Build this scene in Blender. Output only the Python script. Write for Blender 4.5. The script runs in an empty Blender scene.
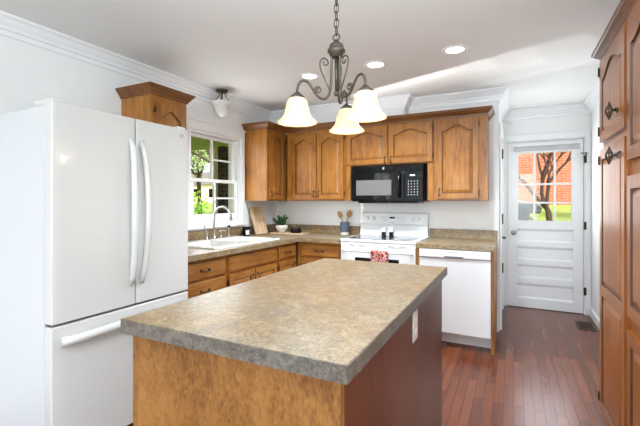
import bpy, bmesh, math, random
from math import pi, sin, cos, radians as R
from mathutils import Vector, Matrix
random.seed(7)
SC = bpy.context.scene
COL = SC.collection

# ------------------------------------------------------------------ camera
W_PX, F_PX, TH, EYE, Y0 = 640.0, 383.4, 0.467, 1.295, 201.65
cd = bpy.data.cameras.new('camera'); cam = bpy.data.objects.new('camera', cd); COL.objects.link(cam)
cam.location = (0, 0, EYE); cam.rotation_euler = (pi/2, 0, TH)
cd.sensor_width = 36; cd.lens = 36*F_PX/W_PX; cd.shift_y = -(213-Y0)/W_PX; cd.clip_start = .05; cd.clip_end = 300
SC.camera = cam

# ------------------------------------------------------------------ exposure, sky, sun, daylight at window and door, added fill lamps
SC.view_settings.view_transform = 'Standard'; SC.view_settings.look = 'None'
SC.view_settings.exposure = 0.92; SC.view_settings.gamma = 1.0; SC.view_settings.use_curve_mapping = False
wd = bpy.data.worlds.new('sky'); SC.world = wd; wd.use_nodes = True
nt = wd.node_tree; sky = nt.nodes.new('ShaderNodeTexSky'); sky.sky_type = 'NISHITA'; sky.sun_disc = False
sky.sun_elevation = R(42); sky.sun_rotation = R(150); sky.dust_density = 3
nt.links.new(sky.outputs[0], nt.nodes['Background'].inputs[0]); nt.nodes['Background'].inputs[1].default_value = .24

def lamp(name, typ, loc, rot, energy, color=(1, 1, 1), **kw):
    l = bpy.data.lights.new(name, typ); l.energy = energy; l.color = color
    for k, v in kw.items(): setattr(l, k, v)
    o = bpy.data.objects.new(name, l); COL.objects.link(o); o.location = loc; o.rotation_euler = rot
    return o
lamp('sun', 'SUN', (3, -5, 9), (R(48), 0, R(28)), 2.4, (1, .96, .88), angle=.01)
# fill lamps added at two unseen openings, behind the camera and right of it
lamp('fill_front', 'AREA', (-.55, -5.08, 1.45), (R(95), 0, 0), 112, (.78, .90, 1), shape='RECTANGLE', size=2.9, size_y=1.7)
lamp('fill_right', 'AREA', (1.95, -1.0, 1.4), (R(100), 0, R(90)), 16, (.78, .90, 1), shape='RECTANGLE', size=1.8, size_y=1.5)
lamp('daylight_window', 'AREA', (-2.74, 3.05, 1.53), (R(90), 0, R(-90)), 4.5, (.9, .95, 1), shape='RECTANGLE', size=.66, size_y=.85)
lamp('daylight_door', 'AREA', (.33, 5.25, 1.47), (R(90), 0, R(180)), 5, (.9, .95, 1), shape='RECTANGLE', size=.58, size_y=.85)
lamp('ceiling_fill', 'AREA', (.1, .35, 1.85), (R(176), 0, 0), 50, (.70, .86, 1), shape='RECTANGLE', size=1.6, size_y=1.2)  # unseen upward lamp added to brighten the ceiling
lamp('hall_fill', 'AREA', (.3, 3.95, 1.95), (pi, 0, 0), .9, (.74, .88, 1), shape='RECTANGLE', size=.5, size_y=1.4)  # added lamp out of sight, lifts the hall brightness
# unseen strip lamps added to lay a pale streak across the ceiling
SA = math.atan2(-.622, 1.723)
for nm, wdt, ln, en in (('streak_narrow', .14, 1.15, .25), ('streak_mid', .26, 1.45, .34), ('streak_broad', .44, 1.75, .40), ('streak_wide', .72, 2.1, .40)):
    mx_, my_ = -1.54+.941*ln/2+.339*wdt/2, 3.74-.339*ln/2+.941*wdt/2
    lamp(nm, 'AREA', (mx_, my_, 2.23), (pi, 0, SA), en, (.95, .975, 1), shape='RECTANGLE', size=ln, size_y=wdt, spread=R(24))

# ------------------------------------------------------------------ dimensions
XL, YB, YH, XW, XR, XP, YF, ZC = -2.75, 4.20, 5.29, -0.125, 0.79, 1.08, -5.0, 2.41
FU = 3.87          # door fronts of the wall cabinets
CT = .914

# ------------------------------------------------------------------ materials
def new_mat(name):
    m = bpy.data.materials.new(name); m.use_nodes = True
    return m, m.node_tree, m.node_tree.nodes['Principled BSDF']
def lin(c):
    return tuple(((v/255)/12.92 if v/255 <= .04045 else ((v/255+.055)/1.055)**2.4) for v in c)+(1,)
def plain(name, c, rough=.5, metal=0, spec=.5, noise=0, nscale=20, bump=0, coat=0, emit=None, estr=0):
    m, t, b = new_mat(name)
    b.inputs['Base Color'].default_value = lin(c); b.inputs['Roughness'].default_value = rough
    b.inputs['Metallic'].default_value = metal; b.inputs['Specular IOR Level'].default_value = spec
    b.inputs['Coat Weight'].default_value = coat
    if emit: b.inputs['Emission Color'].default_value = lin(emit); b.inputs['Emission Strength'].default_value = estr
    tc = t.nodes.new('ShaderNodeTexCoord'); n = t.nodes.new('ShaderNodeTexNoise')
    n.inputs['Scale'].default_value = nscale; n.inputs['Detail'].default_value = 4
    t.links.new(tc.outputs['Object'], n.inputs['Vector'])
    mx = t.nodes.new('ShaderNodeMix'); mx.data_type = 'RGBA'
    k = max(noise, .02)
    mx.inputs['A'].default_value = tuple(v*(1-k) for v in lin(c)[:3])+(1,); mx.inputs['B'].default_value = tuple(min(1, v*(1+k)) for v in lin(c)[:3])+(1,)
    t.links.new(n.outputs['Fac'], mx.inputs['Factor']); t.links.new(mx.outputs['Result'], b.inputs['Base Color'])
    if bump:
        bp = t.nodes.new('ShaderNodeBump'); bp.inputs['Strength'].default_value = bump; bp.inputs['Distance'].default_value = .002
        t.links.new(n.outputs['Fac'], bp.inputs['Height']); t.links.new(bp.outputs['Normal'], b.inputs['Normal'])
    return m
def ramp(t, stops):
    r = t.nodes.new('ShaderNodeValToRGB'); e = r.color_ramp.elements
    while len(e) < len(stops): e.new(.5)
    for i, (p, c) in enumerate(stops): e[i].position = p; e[i].color = lin(c)
    return r
def wood(name, dark, mid, light, axis='Z', rough=.4, scale=1., coat=.12, figure=.35):
    m, t, b = new_mat(name)
    tc = t.nodes.new('ShaderNodeTexCoord'); oi = t.nodes.new('ShaderNodeObjectInfo')
    add = t.nodes.new('ShaderNodeVectorMath'); add.operation = 'MULTIPLY_ADD'
    add.inputs[1].default_value = (1, 1, 1)
    cmb = t.nodes.new('ShaderNodeCombineXYZ'); mul = t.nodes.new('ShaderNodeMath'); mul.operation = 'MULTIPLY'; mul.inputs[1].default_value = 13.
    t.links.new(oi.outputs['Random'], mul.inputs[0])
    for i in range(3): t.links.new(mul.outputs[0], cmb.inputs[i])
    t.links.new(tc.outputs['Object'], add.inputs[0]); t.links.new(cmb.outputs[0], add.inputs[2])
    mp = t.nodes.new('ShaderNodeMapping'); s = {'X': (.08, 1, 1), 'Y': (1, .08, 1), 'Z': (1, 1, .08), 'N': (1, 1, .45)}[axis]
    mp.inputs['Scale'].default_value = tuple(v*scale for v in s)
    t.links.new(add.outputs[0], mp.inputs['Vector'])
    n1 = t.nodes.new('ShaderNodeTexNoise'); n1.inputs['Scale'].default_value = 9; n1.inputs['Detail'].default_value = 3; n1.inputs['Distortion'].default_value = 1.2
    n2 = t.nodes.new('ShaderNodeTexNoise'); n2.inputs['Scale'].default_value = 120; n2.inputs['Detail'].default_value = 5
    n3 = t.nodes.new('ShaderNodeTexNoise'); n3.inputs['Scale'].default_value = 4; n3.inputs['Detail'].default_value = 2
    t.links.new(mp.outputs[0], n1.inputs['Vector']); t.links.new(mp.outputs[0], n2.inputs['Vector']); t.links.new(add.outputs[0], n3.inputs['Vector'])
    w = t.nodes.new('ShaderNodeMath'); w.operation = 'MULTIPLY'; w.inputs[1].default_value = 9.
    t.links.new(n1.outputs['Fac'], w.inputs[0])
    pp = t.nodes.new('ShaderNodeMath'); pp.operation = 'PINGPONG'; pp.inputs[1].default_value = 1.
    t.links.new(w.outputs[0], pp.inputs[0])
    a1 = t.nodes.new('ShaderNodeMath'); a1.operation = 'MULTIPLY_ADD'; a1.inputs[1].default_value = figure
    m2 = t.nodes.new('ShaderNodeMath'); m2.operation = 'MULTIPLY_ADD'; m2.inputs[1].default_value = .5
    m3 = t.nodes.new('ShaderNodeMath'); m3.operation = 'MULTIPLY'; m3.inputs[1].default_value = .45
    t.links.new(n3.outputs['Fac'], m3.inputs[0]); t.links.new(n2.outputs['Fac'], m2.inputs[0]); t.links.new(m3.outputs[0], m2.inputs[2])
    t.links.new(pp.outputs[0], a1.inputs[0]); t.links.new(m2.outputs[0], a1.inputs[2])
    r = ramp(t, [(.34, dark), (.46+figure*.4, mid), (.62+figure*.9, light)])
    t.links.new(a1.outputs[0], r.inputs[0]); t.links.new(r.outputs[0], b.inputs['Base Color'])
    b.inputs['Roughness'].default_value = rough; b.inputs['Coat Weight'].default_value = coat; b.inputs['Coat Roughness'].default_value = .18; b.inputs['Specular IOR Level'].default_value = .3
    bp = t.nodes.new('ShaderNodeBump'); bp.inputs['Strength'].default_value = .12; bp.inputs['Distance'].default_value = .001
    t.links.new(n2.outputs['Fac'], bp.inputs['Height']); t.links.new(bp.outputs['Normal'], b.inputs['Normal'])
    return m
def laminate(name='stone_laminate', k=1., g=0.):
    m, t, b = new_mat(name)
    tc = t.nodes.new('ShaderNodeTexCoord')
    n1 = t.nodes.new('ShaderNodeTexNoise'); n1.inputs['Scale'].default_value = 13; n1.inputs['Detail'].default_value = 9; n1.inputs['Roughness'].default_value = .72; n1.inputs['Distortion'].default_value = 1.6
    n2 = t.nodes.new('ShaderNodeTexNoise'); n2.inputs['Scale'].default_value = 55; n2.inputs['Detail'].default_value = 6; n2.inputs['Roughness'].default_value = .8; n2.inputs['Distortion'].default_value = 2
    n3 = t.nodes.new('ShaderNodeTexNoise'); n3.inputs['Scale'].default_value = 2.6; n3.inputs['Detail'].default_value = 3
    for n in (n1, n2, n3): t.links.new(tc.outputs['Object'], n.inputs['Vector'])
    r1 = ramp(t, [(.34, (66, 55, 42)), (.45, (108, 89, 64)), (.54, (142, 122, 90)), (.64, (182, 164, 134))])
    r2 = ramp(t, [(.40, (44, 37, 30)), (.5, (130, 112, 84)), (.60, (212, 198, 172))])
    r3 = ramp(t, [(.35, (146, 114, 78)), (.65, (146, 142, 134))])
    t.links.new(n1.outputs['Fac'], r1.inputs[0]); t.links.new(n2.outputs['Fac'], r2.inputs[0]); t.links.new(n3.outputs['Fac'], r3.inputs[0])
    mx = t.nodes.new('ShaderNodeMix'); mx.data_type = 'RGBA'; mx.inputs['Factor'].default_value = .42
    t.links.new(r1.outputs[0], mx.inputs['A']); t.links.new(r2.outputs[0], mx.inputs['B'])
    m2 = t.nodes.new('ShaderNodeMix'); m2.data_type = 'RGBA'; m2.inputs['Factor'].default_value = .3
    t.links.new(mx.outputs['Result'], m2.inputs['A']); t.links.new(r3.outputs[0], m2.inputs['B'])
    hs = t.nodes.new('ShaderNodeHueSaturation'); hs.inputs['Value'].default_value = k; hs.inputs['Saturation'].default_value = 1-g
    t.links.new(m2.outputs['Result'], hs.inputs['Color']); t.links.new(hs.outputs[0], b.inputs['Base Color']); b.inputs['Roughness'].default_value = .38
    return m
def brickmat(name, c1, c2, mortar, bw, rh, msize, rough=.8, mode='wall', bump=.3, coat=0, warp=False):
    m, t, b = new_mat(name)
    tc = t.nodes.new('ShaderNodeTexCoord'); sp = t.nodes.new('ShaderNodeSeparateXYZ'); cb = t.nodes.new('ShaderNodeCombineXYZ')
    t.links.new(tc.outputs['Object'], sp.inputs[0])
    if mode == 'wall':
        ad = t.nodes.new('ShaderNodeMath'); t.links.new(sp.outputs[0], ad.inputs[0]); t.links.new(sp.outputs[1], ad.inputs[1])
        t.links.new(ad.outputs[0], cb.inputs[0]); t.links.new(sp.outputs[2], cb.inputs[1])
    else:
        t.links.new(sp.outputs[1], cb.inputs[0]); t.links.new(sp.outputs[0], cb.inputs[1])
    br = t.nodes.new('ShaderNodeTexBrick'); br.inputs['Scale'].default_value = 1
    br.inputs['Brick Width'].default_value = bw; br.inputs['Row Height'].default_value = rh; br.inputs['Mortar Size'].default_value = msize
    br.inputs['Mortar Smooth'].default_value = .1; br.offset = .37 if mode != 'wall' else .5; br.inputs['Bias'].default_value = 0
    br.inputs['Color1'].default_value = lin(c1); br.inputs['Color2'].default_value = lin(c2); br.inputs['Mortar'].default_value = lin(mortar)
    t.links.new(cb.outputs[0], br.inputs['Vector'])
    mp = t.nodes.new('ShaderNodeMapping'); mp.inputs['Scale'].default_value = (1, .06, 1) if mode != 'wall' else (1, 1, 1)
    t.links.new(tc.outputs['Object'], mp.inputs['Vector'])
    n = t.nodes.new('ShaderNodeTexNoise'); n.inputs['Scale'].default_value = 40; n.inputs['Detail'].default_value = 5; n.inputs['Distortion'].default_value = .6
    t.links.new(mp.outputs[0], n.inputs['Vector'])
    r = ramp(t, [(.3, (205, 205, 205) if mode != 'wall' else (150, 150, 150)), (.7, (255, 255, 255))])
    t.links.new(n.outputs['Fac'], r.inputs[0])
    mx = t.nodes.new('ShaderNodeMix'); mx.data_type = 'RGBA'; mx.blend_type = 'MULTIPLY'; mx.inputs['Factor'].default_value = .65
    t.links.new(br.outputs['Color'], mx.inputs['A']); t.links.new(r.outputs[0], mx.inputs['B']); t.links.new(mx.outputs['Result'], b.inputs['Base Color'])
    bp = t.nodes.new('ShaderNodeBump'); bp.inputs['Strength'].default_value = bump; bp.inputs['Distance'].default_value = .002; bp.invert = True
    t.links.new(br.outputs['Fac'], bp.inputs['Height']); t.links.new(bp.outputs['Normal'], b.inputs['Normal'])
    b.inputs['Roughness'].default_value = rough; b.inputs['Coat Weight'].default_value = coat; b.inputs['Coat Roughness'].default_value = .2; b.inputs['Specular IOR Level'].default_value = .26
    return m
def glass_mat(name, tint=(255, 255, 255), refl=.08):
    m, t, b = new_mat(name); t.nodes.remove(b); out = t.nodes['Material Output']
    tr = t.nodes.new('ShaderNodeBsdfTransparent'); tr.inputs[0].default_value = lin(tint)
    gl = t.nodes.new('ShaderNodeBsdfGlossy'); gl.inputs['Roughness'].default_value = .02
    mx = t.nodes.new('ShaderNodeMixShader'); mx.inputs[0].default_value = refl*.2; t.links.new(tr.outputs[0], mx.inputs[1]); t.links.new(gl.outputs[0], mx.inputs[2])
    t.links.new(mx.outputs[0], out.inputs[0]); return m
def shade_glass(name, c, estr):
    m, t, b = new_mat(name)
    tc = t.nodes.new('ShaderNodeTexCoord'); n = t.nodes.new('ShaderNodeTexNoise'); n.inputs['Scale'].default_value = 22; n.inputs['Detail'].default_value = 5; n.inputs['Distortion'].default_value = 1.5
    t.links.new(tc.outputs['Object'], n.inputs['Vector'])
    r = ramp(t, [(.3, tuple(int(v*.93) for v in c)), (.7, c)]); t.links.new(n.outputs['Fac'], r.inputs[0])
    t.links.new(r.outputs[0], b.inputs['Base Color']); t.links.new(r.outputs[0], b.inputs['Emission Color']); b.inputs['Emission Strength'].default_value = estr
    b.inputs['Roughness'].default_value = .35; b.inputs['Subsurface Weight'].default_value = 0
    return m

M = {}
M['wall'] = plain('white_wall_paint', (236, 236, 234), .75, noise=.01, nscale=3)
M['ceiling'] = plain('ceiling_paint', (232, 231, 228), .85, noise=.01, nscale=2)
M['trim'] = plain('white_trim_paint', (236, 236, 236), .35)
M['oak'] = wood('honey_oak', (116, 66, 20), (146, 92, 34), (170, 114, 50), figure=.14)
M['oak_crown'] = wood('oak_crown_stain', (84, 48, 20), (110, 68, 30), (130, 84, 44), axis='X')
M['oak_base'] = wood('oak_base_cabinet', (116, 68, 24), (146, 93, 38), (170, 115, 54), axis='X', figure=.14)
M['oak_pantry'] = wood('warm_pantry_oak', (112, 58, 18), (146, 84, 32), (168, 106, 48), rough=.3, figure=.12)
M['birch'] = wood('birch_plywood', (104, 66, 30), (136, 92, 46), (162, 114, 62), figure=.12, rough=.5, coat=0, axis='N')
M['cherry'] = wood('reddish_cherry_panel', (68, 32, 18), (88, 45, 28), (106, 60, 40), figure=.1, rough=.34, coat=.15)
M['board'] = wood('pale_cutting_board', (168, 138, 104), (196, 166, 130), (214, 188, 154), rough=.6, coat=0)
M['spoonwood'] = wood('spoon_wood', (130, 88, 50), (164, 116, 70), (184, 138, 90), rough=.6, coat=0)
M['laminate'] = laminate(k=.95, g=-.2); M['laminate_shaded_edge'] = laminate('stone_laminate_shaded', .50, .42)  # second laminate is darkened and greyed: edge shade put into the colour
M['floor'] = brickmat('hardwood_planks', (96, 46, 24), (124, 66, 38), (44, 22, 14), .75, .058, .0014, rough=.27, mode='floor', bump=.2, coat=.15)
M['fridge'] = plain('fridge_enamel', (208, 207, 204), .16, coat=.5)
M['fridge_side'] = plain('fridge_side_enamel', (208, 210, 213), .35, nscale=300, bump=.1)
M['appliance'] = plain('white_enamel', (228, 228, 228), .22, coat=.3)
M['gap'] = plain('shadow_gasket', (90, 90, 90), .7)
M['black'] = plain('black_plastic', (10, 10, 11), .2, spec=.25)
M['blackglass'] = plain('black_glass', (10, 10, 11), .06, spec=.3)
M['screen'] = plain('microwave_window_mesh', (110, 108, 104), .3, spec=.2)
M['cooktop'] = plain('glass_cooktop', (62, 62, 64), .08, noise=.3, nscale=500)
M['bronze'] = plain('aged_bronze', (88, 80, 68), .42, metal=.7, noise=.25, nscale=60)
M['brass'] = plain('antique_brass_pull', (96, 74, 46), .35, metal=.9, noise=.2)
M['darkmetal'] = plain('dark_hinge_metal', (52, 46, 40), .45, metal=.6)
M['steel'] = plain('brushed_nickel', (176, 172, 164), .28, metal=1.)
M['porcelain'] = plain('sink_white', (240, 238, 232), .18, coat=.5)
M['shade'] = shade_glass('lit_alabaster_glass', (255, 222, 174), .13)
M['frost'] = shade_glass('unlit_frosted_glass', (222, 220, 214), .0)
M['bulb'] = plain('bulb_glow', (255, 244, 222), .4, emit=(255, 240, 214), estr=4)
M['led'] = plain('downlight_lens', (255, 255, 255), .4, emit=(255, 250, 240), estr=6)
M['button'] = plain('grey_button_print', (150, 150, 150), .5)
M['display'] = plain('lit_display', (190, 200, 200), .3, emit=(200, 215, 215), estr=.5)
M['greyprint'] = plain('grey_print', (178, 178, 178), .5)
M['glass'] = glass_mat('window_glass')
M['crock'] = plain('slate_blue_crock', (74, 82, 96), .55, noise=.15, nscale=70, bump=.5)
M['ceramic'] = plain('white_speckled_ceramic', (214, 208, 196), .4, noise=.08, nscale=120)
M['leaf'] = plain('houseplant_leaf', (52, 84, 44), .5, noise=.35, nscale=30)
M['label'] = plain('white_paper_label', (222, 222, 218), .7)
M['outlet'] = plain('ivory_outlet_plate', (206, 200, 190), .4)
M['register'] = plain('bronze_floor_register', (74, 54, 40), .45, metal=.5)
M['lawn'] = plain('lawn_grass', (142, 160, 70), .95, noise=.35, nscale=3)
M['bush'] = plain('bright_green_leaf', (150, 205, 60), .7, noise=.35, nscale=9)
M['autumn'] = plain('orange_autumn_leaf', (216, 120, 62), .7, noise=.3, nscale=8)
M['greenleaf'] = plain('pale_spring_leaf', (150, 170, 110), .7, noise=.3, nscale=8)
M['bark'] = plain('dark_bark', (66, 52, 42), .9, noise=.4, nscale=20, bump=.6)
M['brickhouse'] = brickmat('salmon_brick', (170, 92, 64), (192, 114, 84), (190, 164, 146), .42, .15, .012, rough=.9)
M['darkbrick'] = brickmat('dark_brick', (40, 34, 36), (56, 46, 46), (78, 72, 72), .2, .075, .01, rough=.9)
M['porch'] = plain('olive_porch_boards', (168, 164, 98), .7, noise=.15, nscale=12)
M['cream'] = plain('cream_paint', (214, 206, 176), .6)
M['roof'] = plain('grey_shingles', (120, 118, 120), .9, noise=.25, nscale=14)
M['darkcar'] = plain('dark_car_paint', (38, 42, 52), .2, coat=.6)
M['rubber'] = plain('tyre_rubber', (24, 24, 24), .8)
M['carglass'] = plain('dark_car_glass', (22, 26, 30), .08)
def towel_mat():
    m, t, b = new_mat('red_patterned_cotton')
    tc = t.nodes.new('ShaderNodeTexCoord'); v = t.nodes.new('ShaderNodeTexVoronoi'); v.feature = 'DISTANCE_TO_EDGE'; v.inputs['Scale'].default_value = 34
    n = t.nodes.new('ShaderNodeTexNoise'); n.inputs['Scale'].default_value = 14
    mx = t.nodes.new('ShaderNodeMix'); mx.data_type = 'RGBA'; mx.inputs['Factor'].default_value = .08
    t.links.new(tc.outputs['Object'], n.inputs['Vector']); t.links.new(tc.outputs['Object'], mx.inputs['A']); t.links.new(n.outputs['Color'], mx.inputs['B'])
    t.links.new(mx.outputs['Result'], v.inputs['Vector'])
    r = ramp(t, [(.0, (232, 208, 200)), (.06, (216, 176, 166)), (.09, (140, 34, 30))]); t.links.new(v.outputs['Distance'], r.inputs[0])
    t.links.new(r.outputs[0], b.inputs['Base Color']); b.inputs['Roughness'].default_value = .9
    return m
M['towel'] = towel_mat()

# ------------------------------------------------------------------ helpers
def box(bm, x0, x1, y0, y1, z0, z1):
    v = [bm.verts.new(p) for p in ((x0,y0,z0),(x1,y0,z0),(x1,y1,z0),(x0,y1,z0),(x0,y0,z1),(x1,y0,z1),(x1,y1,z1),(x0,y1,z1))]
    for f in ((3,2,1,0),(4,5,6,7),(0,1,5,4),(1,2,6,5),(2,3,7,6),(3,0,4,7)): bm.faces.new([v[i] for i in f])
    return v
def rbox(x0, x1, y0, y1, z0, z1):
    bm = bmesh.new(); box(bm, x0, x1, y0, y1, z0, z1); return bm
def tube(bm, pts, rad, n=8, cap=True):
    pts = [Vector(p) for p in pts]; N = len(pts)
    if not isinstance(rad, (list, tuple)): rad = [rad]*N
    rings = []; up = None
    for i, p in enumerate(pts):
        t = (pts[min(i+1, N-1)]-pts[max(i-1, 0)]).normalized()
        if up is None:
            up = Vector((0, 0, 1)) if abs(t.z) < .9 else Vector((1, 0, 0))
        a = t.cross(up)
        if a.length < 1e-5: a = t.orthogonal()
        a.normalize(); b = a.cross(t).normalized(); up = b
        rings.append([bm.verts.new(p+rad[i]*(cos(2*pi*k/n)*a+sin(2*pi*k/n)*b)) for k in range(n)])
    for i in range(N-1):
        for k in range(n): bm.faces.new((rings[i][k], rings[i][(k+1) % n], rings[i+1][(k+1) % n], rings[i+1][k]))
    if cap: bm.faces.new(rings[0][::-1]); bm.faces.new(rings[-1])
def lathe(bm, prof, c=(0, 0, 0), n=32, capb=False, capt=False, axis='Z'):
    rings = []
    for r, z in prof:
        ring = []
        for k in range(n):
            a = 2*pi*k/n; p = (r*cos(a), r*sin(a), z)
            if axis == 'Y': p = (p[0], p[2], p[1])
            if axis == 'X': p = (p[2], p[0], p[1])
            ring.append(bm.verts.new((c[0]+p[0], c[1]+p[1], c[2]+p[2])))
        rings.append(ring)
    for i in range(len(rings)-1):
        for k in range(n): bm.faces.new((rings[i][k], rings[i][(k+1) % n], rings[i+1][(k+1) % n], rings[i+1][k]))
    if capb: bm.faces.new(rings[0][::-1])
    if capt: bm.faces.new(rings[-1])
def torus(bm, c, R0, r, ax='Z', n=20, m=8, sx=1, sz=1):
    rings = []
    for i in range(n):
        a = 2*pi*i/n; ring = []
        for k in range(m):
            b = 2*pi*k/m; u = (R0+r*cos(b)); p = [u*cos(a)*sx, u*sin(a)*sz, r*sin(b)]
            if ax == 'Y': p = [p[0], p[2], p[1]]
            if ax == 'X': p = [p[2], p[0], p[1]]
            ring.append(bm.verts.new((c[0]+p[0], c[1]+p[1], c[2]+p[2])))
        rings.append(ring)
    for i in range(n):
        for k in range(m): bm.faces.new((rings[i][k], rings[i][(k+1) % m], rings[(i+1) % n][(k+1) % m], rings[(i+1) % n][k]))
def prism(bm, poly, y0, y1, plane='XZ'):
    def P(a, b, y): return (a, y, b) if plane == 'XZ' else ((a, b, y) if plane == 'XY' else (y, a, b))
    A = [bm.verts.new(P(a, b, y0)) for a, b in poly]; B = [bm.verts.new(P(a, b, y1)) for a, b in poly]
    bm.faces.new(A); bm.faces.new(B[::-1]); n = len(poly)
    for i in range(n): bm.faces.new((A[i], B[i], B[(i+1) % n], A[(i+1) % n]))
def sweep(bm, path, prof, z=0, closed=False):
    """profile (out, up) swept along a floor-plan path; 'out' is to the right of the walking direction, mitred"""
    n = len(path); P = [Vector(p) for p in path]; rings = []
    for i in range(n):
        ds = []
        if i > 0 or closed: ds.append((P[i]-P[i-1]).normalized())
        if i < n-1 or closed: ds.append((P[(i+1) % n]-P[i]).normalized())
        ns = [Vector((d.y, -d.x)) for d in ds]
        m = sum(ns, Vector((0, 0))).normalized(); m = m/max(.3, m.dot(ns[0]))
        rings.append([bm.verts.new((P[i].x+m.x*o, P[i].y+m.y*o, z+u)) for o, u in prof])
    k = len(prof)
    for i in range(n if closed else n-1):
        a, b = rings[i], rings[(i+1) % n]
        for j in range(k): bm.faces.new((a[j], a[(j+1) % k], b[(j+1) % k], b[j]))
    if not closed: bm.faces.new(rings[0][::-1]); bm.faces.new(rings[-1])
def mk(name, bm, mat, parent=None, bevel=0, smooth=False, loc=None, label=None, seg=2):
    bmesh.ops.recalc_face_normals(bm, faces=bm.faces)
    me = bpy.data.meshes.new(name); bm.to_mesh(me); bm.free()
    o = bpy.data.objects.new(name, me); COL.objects.link(o); me.materials.append(M[mat] if isinstance(mat, str) else mat)
    if smooth:
        for p in me.polygons: p.use_smooth = True
    if bevel:
        b = o.modifiers.new('bevel', 'BEVEL'); b.width = bevel; b.segments = seg; b.limit_method = 'ANGLE'; b.angle_limit = R(40)
        b.harden_normals = False
    if parent: o.parent = parent
    if loc: o.location = loc
    if label: o['label'] = label
    return o
def thing(name, label, cat, loc=(0, 0, 0), rz=0, group=None):
    o = bpy.data.objects.new(name, None); COL.objects.link(o); o.location = loc; o.rotation_euler = (0, 0, rz); o.empty_display_size = .1
    return tag(o, label, cat, group)
def tag(o, label, cat, group=None):
    o['label'] = label; o['category'] = cat
    if group: o['group'] = group
    return o
def struct(o, label=None, cat=None):
    o['kind'] = 'structure'
    if label: o['label'] = label
    if cat: o['category'] = cat
    return o
def sempty(name, loc, rz=0):
    o = bpy.data.objects.new(name, None); COL.objects.link(o); o.location = loc; o.rotation_euler = (0, 0, rz); return struct(o)
def dup(root, label, loc, group=None):
    r = root.copy(); COL.objects.link(r); r.location = loc; r['label'] = label
    if group: r['group'] = group
    for ch in list(root.children):
        c = ch.copy(); COL.objects.link(c); c.parent = r
        for g in list(ch.children):
            d = g.copy(); COL.objects.link(d); d.parent = c
    return r

# ------------------------------------------------------------------ room shell
struct(mk('floor', rbox(XL-.15, XP+1.0, YF-.1, YH+.1, -.1, 0), 'floor'), 'reddish brown hardwood plank floor', 'floor')
struct(mk('ceiling', rbox(XL-.15, XP+1.0, YF-.1, YH+.1, ZC, ZC+.1), 'ceiling'), 'smooth white painted ceiling', 'ceiling')
WY0, WY1, WZ0, WZ1 = 2.695, 3.44, 1.075, 1.995         # window opening
def wall_with_hole(axis, a, b, u0, u1, hu0, hu1, hz0, hz1):
    bm = bmesh.new()
    def bx(p0, p1, z0, z1):
        if p1-p0 < 1e-4 or z1-z0 < 1e-4: return
        box(bm, *( (a, b, p0, p1, z0, z1) if axis == 'X' else (p0, p1, a, b, z0, z1)))
    bx(u0, hu0, 0, ZC); bx(hu1, u1, 0, ZC); bx(hu0, hu1, 0, hz0); bx(hu0, hu1, hz1, ZC)
    return bm
struct(mk('wall_left', wall_with_hole('X', XL-.14, XL, YF, YB+.1, WY0, WY1, WZ0, WZ1), 'wall'))
struct(mk('wall_back', rbox(XL-.14, XW, YB, YB+.12, 0, ZC), 'wall'))
DX0, DX1, DZ = -.075, .735, 2.035                         # outside door opening
bm = bmesh.new(); box(bm, XW-.12, XW, YB+.12, YB+.13, 0, ZC)
HD0, HD1 = 4.33, 5.10
b2 = bmesh.new(); box(b2, XW-.12, XW, YB+.12, HD0, 0, ZC); box(b2, XW-.12, XW, HD1, YH+.12, 0, ZC); box(b2, XW-.12, XW, HD0, HD1, 2.035, ZC); bm.free()
struct(mk('wall_hall', b2, 'wall'))
struct(mk('wall_door', wall_with_hole('Y', YH, YH+.12, XW, XR+.1, DX0, DX1, 0, DZ), 'wall'))
struct(mk('wall_right', rbox(XR, XR+.12, 2.70, YH, 0, ZC), 'wall'))
struct(mk('wall_pantry', rbox(XP, XP+.12, .5, 2.70, 0, ZC), 'wall'))
struct(mk('wall_return', rbox(XR+.12, XP+.12, 2.70, 2.76, 0, ZC), 'wall'))
struct(mk('wall_side', wall_with_hole('X', XP+.9, XP+1.0, YF, .5, -1.9, -.1, .65, 2.15), 'wall'))
struct(mk('wall_nook', rbox(XP+.12, XP+1.0, .5, .6, 0, ZC), 'wall'))
struct(mk('wall_front', wall_with_hole('Y', YF-.1, YF, XL-.14, XP+.9, -2.0, .9, .6, 2.3), 'wall'))
# soffit box over the wall cabinets
SX, SY = -1.03, 4.03
struct(mk('trim_1', rbox(XL, SX, SY, YB, 2.12, ZC), 'wall'), 'boxed white soffit above the wall cabinets')
# crown moulding round the room
CP = [(0, 0), (.085, 0), (.085, -.012), (.078, -.018), (.066, -.022), (.05, -.044), (.034, -.062), (.03, -.078), (.018, -.082), (.014, -.112), (0, -.112)]
bm = bmesh.new()
sweep(bm, [(XL, YF), (XL, SY), (SX, SY), (SX, YB), (XW, YB), (XW, YH), (XR, YH), (XR, 2.70)], CP, ZC)
struct(mk('trim_2', bm, 'trim'), 'white crown moulding around the ceiling')
BP = [(0, 0), (.014, 0), (.014, .075), (.008, .09), (0, .095)]
bm = bmesh.new(); sweep(bm, [(XR, YH), (XR, 2.70)], BP, 0); struct(mk('baseboard_right', bm, 'trim'))

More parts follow.
